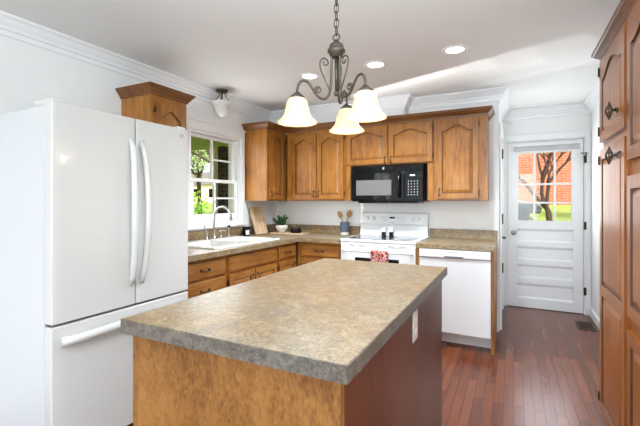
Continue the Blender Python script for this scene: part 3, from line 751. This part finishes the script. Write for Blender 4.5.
# ------------------------------------------------------------------ pantry
PX = .44
t = thing('pantry_cabinet', 'tall oak pantry cabinet at far right, its farther narrower column', 'cabinet', (PX, 2.685, 0), -pi/2)
PW = .585; pd = XP-PX-.003
mk('body', rbox(0, PW, .0195, pd, .1, 2.115), 'oak_pantry', t, .0015); mk('toe_kick', rbox(0, PW, .08, pd, 0, .1), 'oak_pantry', t)
add_door(t, .01, .555, 1.63, 2.09, .06, 'oak_pantry', .055, hinge='L', knob=None, hmetal='darkmetal'); add_door(t, .01, .555, .12, 1.585, .0, 'oak_pantry', .055, hinge='L', knob=None, splits=(.80,), hmetal='darkmetal')
ds = [c for c in t.children if c.name.startswith('door')]
mk('handle', cage_pull(.425, 1.73), 'bronze', ds[0]); mk('handle', cage_pull(.43, 1.515), 'bronze', ds[1])
PCR = [(0, 0), (.01, 0), (.014, .012), (.024, .02), (.042, .036), (.05, .038), (.05, .056), (0, .056)]
bm = bmesh.new(); sweep(bm, [(0, pd), (0, .0195), (PW, .0195)], PCR, 2.1); mk('crown', bm, 'oak_crown', t)
t = thing('pantry_cabinet', 'tall oak pantry cabinet at far right, its nearer wider column cut by the frame', 'cabinet', (PX, 2.685-PW-.002, 0), -pi/2)
PW2 = .75
mk('body', rbox(0, PW2, .0195, pd, .1, 2.115), 'oak_pantry', t, .0015); mk('toe_kick', rbox(0, PW2, .08, pd, 0, .1), 'oak_pantry', t)
add_door(t, .01, .72, 1.475, 2.09, .07, 'oak_pantry', .055, hinge='R', knob=None, hmetal='darkmetal'); add_door(t, .01, .72, .80, 1.405, .0, 'oak_pantry', .055, hinge='R', knob=None, hmetal='darkmetal'); add_door(t, .01, .72, .12, .74, .0, 'oak_pantry', .055, hinge='R', knob=None, hmetal='darkmetal')
bm = bmesh.new(); sweep(bm, [(0, .0195), (PW2, .0195), (PW2, pd)], PCR, 2.1); mk('crown', bm, 'oak_crown', t)

# ------------------------------------------------------------------ sink, faucet
t = thing('sink', 'white double-bowl drop-in kitchen sink under the window', 'sink', (XL, 2.015, CT))
ox0, ox1, oy0, oy1 = .06, .645, .315, 1.255
bowls = ((.165, .595, .36, .775), (.165, .595, .815, 1.215))
bm = bmesh.new()
xs = [ox0, .165, .595, ox1]; ys = [oy0, .36, .775, .815, 1.215, oy1]
for i in range(3):
    for j in range(5):
        if i == 1 and j in (1, 3): continue
        box(bm, xs[i], xs[i+1], ys[j], ys[j+1], .0005, .014)
bmesh.ops.remove_doubles(bm, verts=bm.verts, dist=1e-5)
mk('rim', bm, 'porcelain', t)
for (a, b, c_, d) in bowls:
    bm = bmesh.new(); dp = .19; r1 = .006
    outer = [(a, c_), (b, c_), (b, d), (a, d)]; inner = [(a+r1, c_+r1), (b-r1, c_+r1), (b-r1, d-r1), (a+r1, d-r1)]
    V = [[bm.verts.new((x, y_, z)) for x, y_ in pl] for pl, z in ((outer, .012), (inner, .012), ([(x*.94+(a+b)/2*.06, y_*.94+(c_+d)/2*.06) for x, y_ in inner], -dp), ([(x*.98+(a+b)/2*.02, y_*.98+(c_+d)/2*.02) for x, y_ in outer], -dp-.006))]
    for k in range(3 if False else 1):
        for i in range(4): bm.faces.new((V[0][i], V[0][(i+1) % 4], V[1][(i+1) % 4], V[1][i])); bm.faces.new((V[1][i], V[1][(i+1) % 4], V[2][(i+1) % 4], V[2][i])); bm.faces.new((V[0][i], V[0][(i+1) % 4], V[3][(i+1) % 4], V[3][i]))
    bm.faces.new(V[2]); bm.faces.new(V[3])
    for v_ in bm.verts: v_.co.x = min(max(v_.co.x, a+.001), b-.001); v_.co.y = min(max(v_.co.y, c_+.001), d-.001)
    mk('bowl', bm, 'porcelain', t)
t = thing('faucet', 'tall gooseneck brushed nickel faucet behind the sink', 'faucet', (XL+.115, 2.905, CT+.0145))
bm = bmesh.new(); lathe(bm, [(.028, 0), (.027, .008), (.016, .014), (.0135, .05), (.0135, .06)], (0, 0, 0), 20, True, True)
pts = [(0, 0, .05), (0, 0, .12), (0, 0, .205)]
for i in range(13):
    a = pi*i/12*1.04; pts.append((.095-.095*cos(a), .02*i/12, .225+.09*sin(a)))
pts.append((pts[-1][0]+.004, pts[-1][1], pts[-1][2]-.03))
tube(bm, pts, [.0105]*(len(pts)-3)+[.0115, .014, .014], 12); mk('spout', bm, 'steel', t, smooth=True)
for s_ in (-1, 1):
    bm = bmesh.new(); y_ = s_*.10; lathe(bm, [(.026, 0), (.024, .008), (.012, .016), (.011, .055), (.016, .062), (.013, .075), (0, .08)], (0, y_, 0), 16, True)
    tube(bm, [(0, y_, .068), (-.004, y_-.01, .095), (-.012, y_-.02, .14)] if s_ < 0 else [(0, y_, .068), (.02, y_+.01, .074), (.05, y_+.02, .078)], [.006, .005, .007], 8)
    mk('handle', bm, 'steel', t, smooth=True)
t = thing('side_sprayer', 'nickel side sprayer with a dark tip, right of the faucet', 'sprayer', (XL+.115, 3.125, CT+.0145))
bm = bmesh.new(); lathe(bm, [(.024, 0), (.022, .008), (.013, .016), (.012, .05), (.01, .085), (.014, .10)], (0, 0, 0), 16, True, True); mk('wand', bm, 'steel', t, smooth=True)
bm = bmesh.new(); lathe(bm, [(.014, .10), (.017, .112), (.014, .122), (0, .124)], (0, 0, 0), 16, True); mk('tip', bm, 'black', t, smooth=True)

# ------------------------------------------------------------------ things on the left worktop
# dark jar with white label
t = thing('jar', 'squat black jar with a white label beside the cutting board', 'jar', (-2.645, 3.43, CT+.0005), R(35))
bm = bmesh.new(); lathe(bm, [(.038, 0), (.042, .004), (.042, .078), (.038, .082)], (0, 0, 0), 24, True, True); mk('pot', bm, 'black', t, smooth=False)
bm = bmesh.new(); lathe(bm, [(.043, .083), (.043, .1), (.04, .104), (0, .104)], (0, 0, 0), 24, True); mk('lid', bm, 'black', t)
bm = bmesh.new(); vs = []
for k in range(9):
    a = R(-95+60*k/8); vs.append([bm.verts.new((.0435*cos(a), .0435*sin(a), z)) for z in (.015, .068)])
for k in range(8): bm.faces.new((vs[k][0], vs[k+1][0], vs[k+1][1], vs[k][1]))
mk('label', bm, 'label', t)
# cutting board leaning on the window wall / corner
bm = bmesh.new(); bw, bh, bt = .175, .325, .018; poly = [(-bw/2+.01, 0), (bw/2-.01, 0), (bw/2, .01), (bw/2, bh-.03)]
for k in range(7):
    a = pi/2*k/6; poly.append((bw/2-.03+.03*cos(a), bh-.03+.03*sin(a)))
poly += [(x, bh+.006*cos(x/bw*pi)) for x in (.03, 0, -.03)]
for k in range(7):
    a = pi/2+pi/2*k/6; poly.append((-bw/2+.03+.03*cos(a), bh-.03+.03*sin(a)))
poly.append((-bw/2, .01)); prism(bm, poly, 0, bt)
bd = mk('cutting_board', bm, 'board', bevel=.003); bd.location = (-2.592, 3.66, CT+.008); bd.rotation_euler = (R(-20), R(-2), R(74))
tag(bd, 'pale wooden cutting board leaning in the corner of the worktop', 'cutting board')
# tray board
t = mk('serving_board', rbox(-.22, .22, -.085, .085, 0, .016), 'board', bevel=.003, loc=(-2.35, 3.88, CT+.0005)); t.rotation_euler = (0, 0, R(6)); tag(t, 'flat wooden serving board under the potted plant', 'board')
# plant
t = thing('potted_plant', 'leafy green plant in a round white ceramic bowl on the serving board', 'plant', (-2.46, 3.87, CT+.0168))
bm = bmesh.new(); lathe(bm, [(.0, 0), (.032, 0), (.034, .008), (.05, .02), (.068, .045), (.072, .068), (.068, .085), (.063, .085), (.062, .07), (0, .07)], (0, 0, 0), 32); mk('bowl', bm, 'ceramic', t, smooth=True)
bm = bmesh.new(); rnd = random.Random(3)
for i in range(26):
    a = rnd.uniform(0, 2*pi); el = rnd.uniform(.6, 1.5); L_ = rnd.uniform(.05, .12); tip = Vector((cos(a)*cos(el), sin(a)*cos(el), sin(el)))*L_
    b0 = Vector((cos(a)*.02, sin(a)*.02, .072)); tube(bm, [b0, b0+tip*.5+Vector((0, 0, .006)), b0+tip], .0014, 4)
mk('stem', bm, 'leaf', t)
bm = bmesh.new(); rnd = random.Random(3)
def leaf_at(bm, p, d, L_, w_, rnd):
    d = d.normalized(); sd = d.cross(Vector((rnd.uniform(-1, 1), rnd.uniform(-1, 1), rnd.uniform(-.5, 1)))).normalized(); nn = d.cross(sd)
    pts = [p, p+d*L_*.35+sd*w_, p+d*L_*.75+sd*w_*.7, p+d*L_-nn*L_*.15, p+d*L_*.75-sd*w_*.7, p+d*L_*.35-sd*w_]; m0 = p+d*L_*.5-nn*w_*.25
    vv = [bm.verts.new(q) for q in pts]; c0 = bm.verts.new(m0)
    for k in range(6): bm.faces.new((vv[k], vv[(k+1) % 6], c0))
for i in range(26):
    a = rnd.uniform(0, 2*pi); el = rnd.uniform(.6, 1.5); L_ = rnd.uniform(.05, .12); tip = Vector((cos(a)*cos(el), sin(a)*cos(el), sin(el)))*L_; b0 = Vector((cos(a)*.02, sin(a)*.02, .072))
    r2 = random.Random(i)
    for q in (.45, .7, .85, 1.0):
        for s_ in range(2): leaf_at(bm, b0+tip*q, tip+Vector((r2.uniform(-1, 1), r2.uniform(-1, 1), r2.uniform(-.3, .8)))*.09, .034, .011, r2)
mk('leaves', bm, 'leaf', t)
# black dish with glass dome
t = thing('domed_dish', 'low black dish under a clear glass dome on the serving board', 'dish', (-2.275, 3.885, CT+.0168))
bm = bmesh.new(); lathe(bm, [(0, 0), (.06, 0), (.066, .006), (.066, .045), (.06, .052), (0, .052)], (0, 0, 0), 28); mk('base', bm, 'black', t, .002)
bm = bmesh.new(); lathe(bm, [(.062, .0525), (.062, .11), (.055, .135), (.035, .15), (.0, .155)], (0, 0, 0), 28); mk('glass_dome', bm, 'glass', t, smooth=True)
bm = bmesh.new(); lathe(bm, [(.0635, .053), (.066, .058), (.0635, .064)], (0, 0, 0), 28); mk('rim', bm, 'brass', t)
# crock and spoons
CX, CY = -1.74, 4.085
t = thing('utensil_crock', 'slate blue utensil crock with a pale base beside the range', 'crock', (CX, CY, CT+.0005))
bm = bmesh.new(); lathe(bm, [(.049, .028), (.052, .03), (.052, .143), (.049, .146), (.046, .143), (.046, .02), (0, .02)], (0, 0, 0), 32); mk('pot', bm, 'crock', t, smooth=False)
bm = bmesh.new(); lathe(bm, [(0, 0), (.048, 0), (.05, .004), (.05, .028), (0, .028)], (0, 0, 0), 32); mk('base_band', bm, 'ceramic', t, label='unglazed pale base')
def spoon(dx, dy, lean, label, ph):
    bm = bmesh.new(); tube(bm, [(0, 0, 0), (0, 0, .1), (0, 0, .19)], [.005, .0055, .007], 8)
    rings = []
    for i in range(9):
        u = i/8; w_ = .005+.022*max(0, sin(pi*min(1, u*.95+.05)))**.55; z = .185+.085*u; rings.append([bm.verts.new((w_*cos(2*pi*k/10), .006*sin(2*pi*k/10)*(.3+sin(pi*u)), z)) for k in range(10)])
    for i in range(8):
        for k in range(10): bm.faces.new((rings[i][k], rings[i][(k+1) % 10], rings[i+1][(k+1) % 10], rings[i+1][k]))
    bm.faces.new(rings[0][::-1]); bm.faces.new(rings[-1])
    o = mk('wooden_spoon', bm, 'spoonwood', smooth=True, loc=(CX+dx, CY+dy, CT+.025)); o.rotation_euler = (0, lean, ph); tag(o, label, 'spoon', 'wooden spoons in the crock')
spoon(.034, 0, R(-25), 'left wooden spoon standing in the slate blue crock, leaning left', 0); spoon(-.014, .01, R(15), 'right wooden spoon standing in the slate blue crock, leaning right', R(20))

# ------------------------------------------------------------------ floor register
t = thing('floor_register', 'bronze floor register in the hardwood by the outside door', 'vent', (.667, 4.80, .0005))
bm = bmesh.new(); box(bm, -.075, .075, -.15, -.13, 0, .006); box(bm, -.075, .075, .13, .15, 0, .006); box(bm, -.075, -.055, -.13, .13, 0, .006); box(bm, .055, .075, -.13, .13, 0, .006); mk('frame', bm, 'register', t, .001)
bm = bmesh.new()
for i in range(16): box(bm, -.055, .055, -.125+i*.016, -.118+i*.016, 0, .004)
mk('louvers', bm, 'register', t); mk('damper', rbox(-.055, .055, -.13, .13, 0, .0006), 'black', t)

# ------------------------------------------------------------------ lights on the ceiling
def downlight(x, y, label):
    t = thing('recessed_downlight', label, 'ceiling light', (x, y, ZC), 0, 'recessed downlights in the kitchen ceiling')
    bm = bmesh.new(); lathe(bm, [(.062, -.0005), (.066, -.007), (.092, -.004), (.094, -.0005)], (0, 0, 0), 36); mk('trim_ring', bm, 'trim', t, smooth=True)
    bm = bmesh.new(); lathe(bm, [(0, -.003), (.05, -.003), (.063, -.0005)], (0, 0, 0), 32); mk('lens', bm, 'led', t)
    l = lamp('downlight_lamp', 'SPOT', (0, 0, -.02), (0, 0, 0), 54, (.8, .9, 1), spot_size=R(150), spot_blend=.8, shadow_soft_size=.05); l.parent = t
downlight(-.382, 2.955, 'recessed downlight at the right of the row of three'); downlight(-1.0, 2.985, 'middle recessed downlight of the row of three'); downlight(-1.615, 2.997, 'recessed downlight at the left of the row of three, behind the chandelier arm')
# semi-flush light over the sink
t = thing('semi_flush_light', 'unlit bell-shaped frosted glass ceiling light over the sink', 'ceiling light', (-2.60, 2.98, ZC))
bm = bmesh.new(); lathe(bm, [(0, -.028), (.03, -.028), (.056, -.018), (.062, -.006), (.062, -.0005), (0, -.0005)], (0, 0, 0), 32); mk('canopy', bm, 'bronze', t, smooth=True)
bm = bmesh.new()
for k in range(3):
    a = 2*pi*k/3+.4; tube(bm, [(.03*cos(a), .03*sin(a), -.02), (.036*cos(a), .036*sin(a), -.07), (.075*cos(a), .075*sin(a), -.105), (.092*cos(a), .092*sin(a), -.122)], .0045, 8)
tube(bm, [(0, 0, -.02), (0, 0, -.10)], .008, 10)
for k in range(3):
    a = 2*pi*k/3+.4; lathe(bm, [(.0, -.13), (.009, -.126), (.009, -.118), (0, -.114)], (.1*cos(a), .1*sin(a), 0), 10)
mk('frame', bm, 'bronze', t, smooth=True)
bm = bmesh.new(); n = 48; rings = []
for r_, z_ in ((.114, -.124), (.108, -.132), (.09, -.142), (.078, -.165), (.07, -.20), (.052, -.24), (.02, -.262), (.0005, -.266)):
    rings.append([bm.verts.new((r_*(1+.02*cos(12*2*pi*k/n)*(r_ > .08))*cos(2*pi*k/n), r_*(1+.02*cos(12*2*pi*k/n)*(r_ > .08))*sin(2*pi*k/n), z_)) for k in range(n)])
for i in range(len(rings)-1):
    for k in range(n): bm.faces.new((rings[i][k], rings[i][(k+1) % n], rings[i+1][(k+1) % n], rings[i+1][k]))
mk('glass_shade', bm, 'frost', t, smooth=True)

# ------------------------------------------------------------------ chandelier
CH = (-.722, 1.598, 0)
t = thing('chandelier', 'three-light bronze scroll chandelier with lit alabaster bell shades over the island', 'chandelier', CH, 0)
bm = bmesh.new()
lathe(bm, [(0, 2.035), (.010, 2.033), (.016, 2.022), (.03, 2.012), (.034, 2.0), (.035, 1.992), (.04, 1.988), (.041, 1.978), (.033, 1.97), (.031, 1.958), (.022, 1.952), (0, 1.952)], (0, 0, 0), 28)
torus(bm, (0, 0, 2.045), .016, .0035, 'Y'); tube(bm, [(0, 0, 1.955), (0, 0, 1.80)], [.008, .007], 10)
lathe(bm, [(0, 1.80), (.010, 1.798), (.013, 1.788), (.008, 1.778), (0, 1.776)], (0, 0, 0), 16)
mk('hub', bm, 'bronze', t, smooth=True)
bm = bmesh.new(); z = 2.058; k = 0
while z < 2.33:
    torus(bm, (0, 0, z+.018), .011, .0026, 'Y' if k % 2 else 'X', 16, 6, 1 if True else 1, 1.9); z += .034; k += 1
tube(bm, [(.003, 0, 2.05), (-.003, .002, 2.15), (.003, -.002, 2.25), (0, 0, 2.34)], .0018, 6)
mk('chain', bm, 'bronze', t, smooth=True)
bm = bmesh.new(); lathe(bm, [(0, 2.345), (.012, 2.35), (.03, 2.372), (.06, 2.392), (.065, ZC-.0005), (0, ZC-.0005)], (0, 0, 0), 28); mk('canopy', bm, 'bronze', t, smooth=True)
def catmull(P, n=6):
    P = [P[0]]+list(P)+[P[-1]]; out = []
    for i in range(1, len(P)-2):
        for j in range(n):
            u = j/n; a, b, c_, d = P[i-1], P[i], P[i+1], P[i+2]
            out.append(tuple(.5*((2*b[q])+(-a[q]+c_[q])*u+(2*a[q]-5*b[q]+4*c_[q]-d[q])*u*u+(-a[q]+3*b[q]-3*c_[q]+d[q])*u**3) for q in range(2)))
    out.append(P[-2]); return out
def spiral(cx, cz, r0, r1, a0, a1, n=16): return [(cx+(r0+(r1-r0)*i/n)*cos(a0+(a1-a0)*i/n), cz+(r0+(r1-r0)*i/n)*sin(a0+(a1-a0)*i/n)) for i in range(n+1)]
arm = catmull([(.022, 1.962), (.023, 1.90), (.025, 1.835), (.034, 1.785), (.055, 1.762), (.078, 1.766), (.097, 1.785), (.114, 1.812), (.135, 1.836), (.158, 1.838), (.174, 1.82), (.18, 1.792), (.18, 1.772)])
scroll = catmull([(.096, 1.784), (.102, 1.80), (.095, 1.814)], 5)+spiral(.085, 1.80, .0155, .005, R(55), R(470), 20)
heart = catmull([(.03, 1.80), (.047, 1.835), (.062, 1.87), (.075, 1.905), (.074, 1.933), (.058, 1.947), (.042, 1.938)], 6)+spiral(.052, 1.925, .0155, .005, R(125), R(400), 18)
for deg in (190.7, 310.7, 70.7):
    a = R(deg)+TH; ca, sa = cos(a), sin(a)
    def w3(P): return [(r_*ca, r_*sa, z_) for r_, z_ in P]
    bm = bmesh.new(); tube(bm, w3(arm), .0058, 8); am = mk('arm', bm, 'bronze', t, smooth=True)
    bm = bmesh.new(); tube(bm, w3(heart), .0036, 6); tube(bm, w3(scroll), .0038, 6); mk('scroll', bm, 'bronze', am, smooth=True)
    cx, cy_ = .18*ca, .18*sa
    bm = bmesh.new(); lathe(bm, [(0, 1.785), (.012, 1.784), (.018, 1.776), (.032, 1.766), (.036, 1.754), (.034, 1.752), (0, 1.752)], (cx, cy_, 0), 24); mk('socket_cap', bm, 'bronze', am, smooth=True)
    bm = bmesh.new(); pr = [(.036, 1.756), (.044, 1.745), (.051, 1.72), (.056, 1.695), (.064, 1.675), (.078, 1.66), (.088, 1.652), (.089, 1.647), (.086, 1.646), (.075, 1.653), (.061, 1.67), (.053, 1.692), (.048, 1.72), (.041, 1.743), (.034, 1.752)]
    lathe(bm, pr, (cx, cy_, 0), 40); mk('shade', bm, 'shade', am, smooth=True, label='lit amber alabaster glass bell shade')
    bm = bmesh.new(); lathe(bm, [(0, 1.652), (.016, 1.656), (.026, 1.67), (.028, 1.685), (.022, 1.705), (.013, 1.725), (.013, 1.75), (0, 1.751)], (cx, cy_, 0), 20); mk('bulb', bm, 'bulb', am, smooth=True)
    l = lamp('bulb_lamp', 'POINT', (cx, cy_, 1.645), (0, 0, 0), 1.0, (1, .84, .62), shadow_soft_size=.03); l.parent = t

# ------------------------------------------------------------------ outside
def leafcloud(bm, c, rad, n, size, rnd, sq=1.):
    for i in range(n):
        d = Vector((rnd.gauss(0, 1), rnd.gauss(0, 1), rnd.gauss(0, 1))).normalized()*rad*rnd.uniform(.55, 1)
        p = Vector(c)+Vector((d.x, d.y, d.z*sq)); u = Vector((rnd.gauss(0, 1), rnd.gauss(0, 1), rnd.gauss(0, 1))).normalized(); v = u.orthogonal().normalized()
        s_ = size*rnd.uniform(.6, 1.3); bm.faces.new([bm.verts.new(p+q) for q in (u*s_, v*s_*.6, -u*s_, -v*s_*.6)])
def tree(label, loc, h, r0, mat, cr, nleaf, lsize, seed, spread=.9, levels=4, first=.32, group=None, lean=0):
    rnd = random.Random(seed); t = thing('tree', label, 'tree', loc, 0, group); bm = bmesh.new(); tips = []
    def grow(p, d, L_, r, lv):
        pts = [p]; dd = d
        for i in range(4):
            dd = (dd+Vector((rnd.gauss(0, .09), rnd.gauss(0, .09), .03))).normalized(); pts.append(pts[-1]+dd*L_/4)
        tube(bm, pts, [r*(1-.35*i/4) for i in range(5)], 7 if lv > 1 else 5)
        if lv == 0: tips.append(pts[-1]); return
        if lv < 3: tips.append(pts[-1])
        for k in range(3):
            a = rnd.uniform(0, 2*pi); sp = spread*rnd.uniform(.6, 1.2); nd = (dd+Vector((cos(a)*sp, sin(a)*sp, rnd.uniform(-.1, .4)))).normalized()
            grow(pts[-1 if k else -2], nd, L_*rnd.uniform(.6, .8), r*.6, lv-1)
    grow(Vector((0, 0, -.1)), Vector((lean, 0, 1)), h*first, r0, levels)
    mk('trunk', bm, 'bark', t)
    bm = bmesh.new()
    for p in tips: leafcloud(bm, p, cr, nleaf, lsize, rnd, .7)
    mk('foliage', bm, mat, t)
    return t
GZ = -.35
# ground: flat near the house, a lawn that rises beyond the hall door
bm = bmesh.new(); ys = [-14, 5.6, 12, 21, 27, 40, 90]; zs = [GZ, GZ, 0, .5, 1.1, 1.16, 1.18]; xs = [-70, -14, XL-.4, 70]
xs = [-90, -30, 90]
V = [[bm.verts.new((x, y_, z_)) for x in xs] for y_, z_ in zip(ys, zs)]
for i in range(len(ys)-1):
    for k in range(len(xs)-1): bm.faces.new((V[i][k], V[i][k+1], V[i+1][k+1], V[i+1][k]))
struct(mk('ground', bm, 'lawn'), 'grassy lawn rising behind the house', 'lawn')
# porch on the left side
struct(mk('porch_ceiling', rbox(-8.2, XL-.16, -2.5, 5.9, 2.35, 2.45), 'porch'), 'olive painted underside of the porch roof', 'porch')
t = thing('porch_column', 'dark brick porch column seen through the sink window', 'column', (-4.79, 5.53, GZ)); 
mk('shaft', rbox(-.07, .07, -.07, .07, 0, 2.66), 'darkbrick', t); mk('base', rbox(-.1, .1, -.1, .1, 0, .12), 'darkbrick', t)
t = thing('downspout', 'cream downspout standing beside the brick porch column', 'downspout', (-4.99, 5.55, GZ)); mk('pipe', rbox(-.035, .035, -.035, .035, .1, 2.68), 'cream', t, .01); mk('foot', rbox(-.05, .05, -.2, .035, .0, .09), 'cream', t, .01)
rnd = random.Random(21)
for i, (x, y_, s_, lab) in enumerate(((-6.5, 5.2, .62, 'bright green bush nearest the sink window'), (-7.6, 6.7, .75, 'bright green bush farther from the sink window'))):
    t = thing('bush', lab, 'bush', (x, y_, GZ if y_ < 5.7 else -.15), 0, 'bushes outside the sink window'); bm = bmesh.new()
    for k in range(9):
        a = 2*pi*k/9; tube(bm, [(0, 0, 0), (.3*s_*cos(a), .3*s_*sin(a), .7), (.5*s_*cos(a), .5*s_*sin(a), 1.2)], [.02, .014, .006], 5)
    mk('stems', bm, 'bark', t); bm = bmesh.new()
    for k in range(12): leafcloud(bm, (rnd.uniform(-.5, .5)*s_*1.4, rnd.uniform(-.5, .5)*s_*1.4, rnd.uniform(.5, 1.45)), .42, 160, .05, rnd, .8)
    mk('foliage', bm, 'bush', t)
tree('slender pale tree farthest left in the sink window view', (-13, 10.5, .2), 6, .16, 'greenleaf', .5, 14, .06, 5, levels=4)
tree('pale leafy tree behind the other trees in the sink window view', (-17, 17.5, .3), 7, .16, 'greenleaf', .7, 30, .08, 15, levels=4)
tree('slender pale tree just left of the brick porch column', (-10.5, 12.5, .5), 6.5, .18, 'greenleaf', .5, 12, .06, 9, levels=4)
# white neighbouring house seen through the sink window
t = thing('house', 'white house with a grey roof beyond the sink window', 'house', (-31, 37, 1.1)); mk('wall', rbox(-5, 5, -3, 3, -.3, 2.2), 'cream', t)
bm = bmesh.new(); prism(bm, [(-5.5, 2.2), (5.5, 2.2), (3.5, 3.6), (-3.5, 3.6)], -3.4, 3.4); mk('roof', bm, 'roof', t)
for a in (-3.4, -.6, 2.2): mk('window', rbox(a, a+1.1, -3.04, -3, .7, 1.7), 'blackglass', t)
# brick house beyond the outside door
t = thing('house', 'salmon brick house beyond the outside door', 'house', (2.2, 30, 1.1)); mk('wall', rbox(-7.5, 3.6, -3, 4, -.3, 5.8), 'brickhouse', t)
bm = bmesh.new(); prism(bm, [(-8, 5.8), (4.1, 5.8), (4.1, 6.0), (-1.9, 9.2), (-8, 6.0)], -3.5, 4.5); mk('roof', bm, 'roof', t)
for a, b in ((-5.8, 2.9), (-3.9, 2.9), (1.6, 1.9)):
    f = mk('window', rbox(a, a+1.0, -3.06, -3, b-1.3, b+.1), 'trim', t); mk('pane', rbox(a+.08, a+.92, -3.08, -3.06, b-1.22, b+.02), 'carglass', f)
tree('dark-trunked tree right outside the glass of the outside door', (.80, 9.3, -.15), 5.0, .075, 'autumn', .22, 7, .03, 12, spread=.75, levels=5, first=.27)
tree('orange autumn tree in front of the brick house', (4.2, 19.5, .42), 6.5, .14, 'autumn', .5, 60, .06, 31, spread=.9, levels=3, first=.25)
# parked dark car
t = thing('car', 'dark car parked on the lawn beyond the outside door', 'car', (-1.05, 20.2, .47), R(4))
bm = bmesh.new(); prism(bm, [(-2.1, .3), (2.1, .3), (2.15, .6), (1.9, .8), (1.1, .9), (.6, 1.3), (-1.1, 1.32), (-1.8, .92), (-2.15, .85)], -.8, .8); mk('body', bm, 'darkcar', t, .06)
bm = bmesh.new(); prism(bm, [(.95, .92), (.52, 1.24), (-1.02, 1.25), (-1.5, .95)], -.81, .81); mk('side_windows', bm, 'carglass', t)
for x in (-1.35, 1.35):
    for y_ in (-.72, .72):
        bm = bmesh.new(); lathe(bm, [(0, -.1), (.2, -.1), (.32, -.08), (.32, .08), (.2, .1), (0, .1)], (x, y_, .32), 20, axis='Y'); mk('wheel', bm, 'rubber', t)
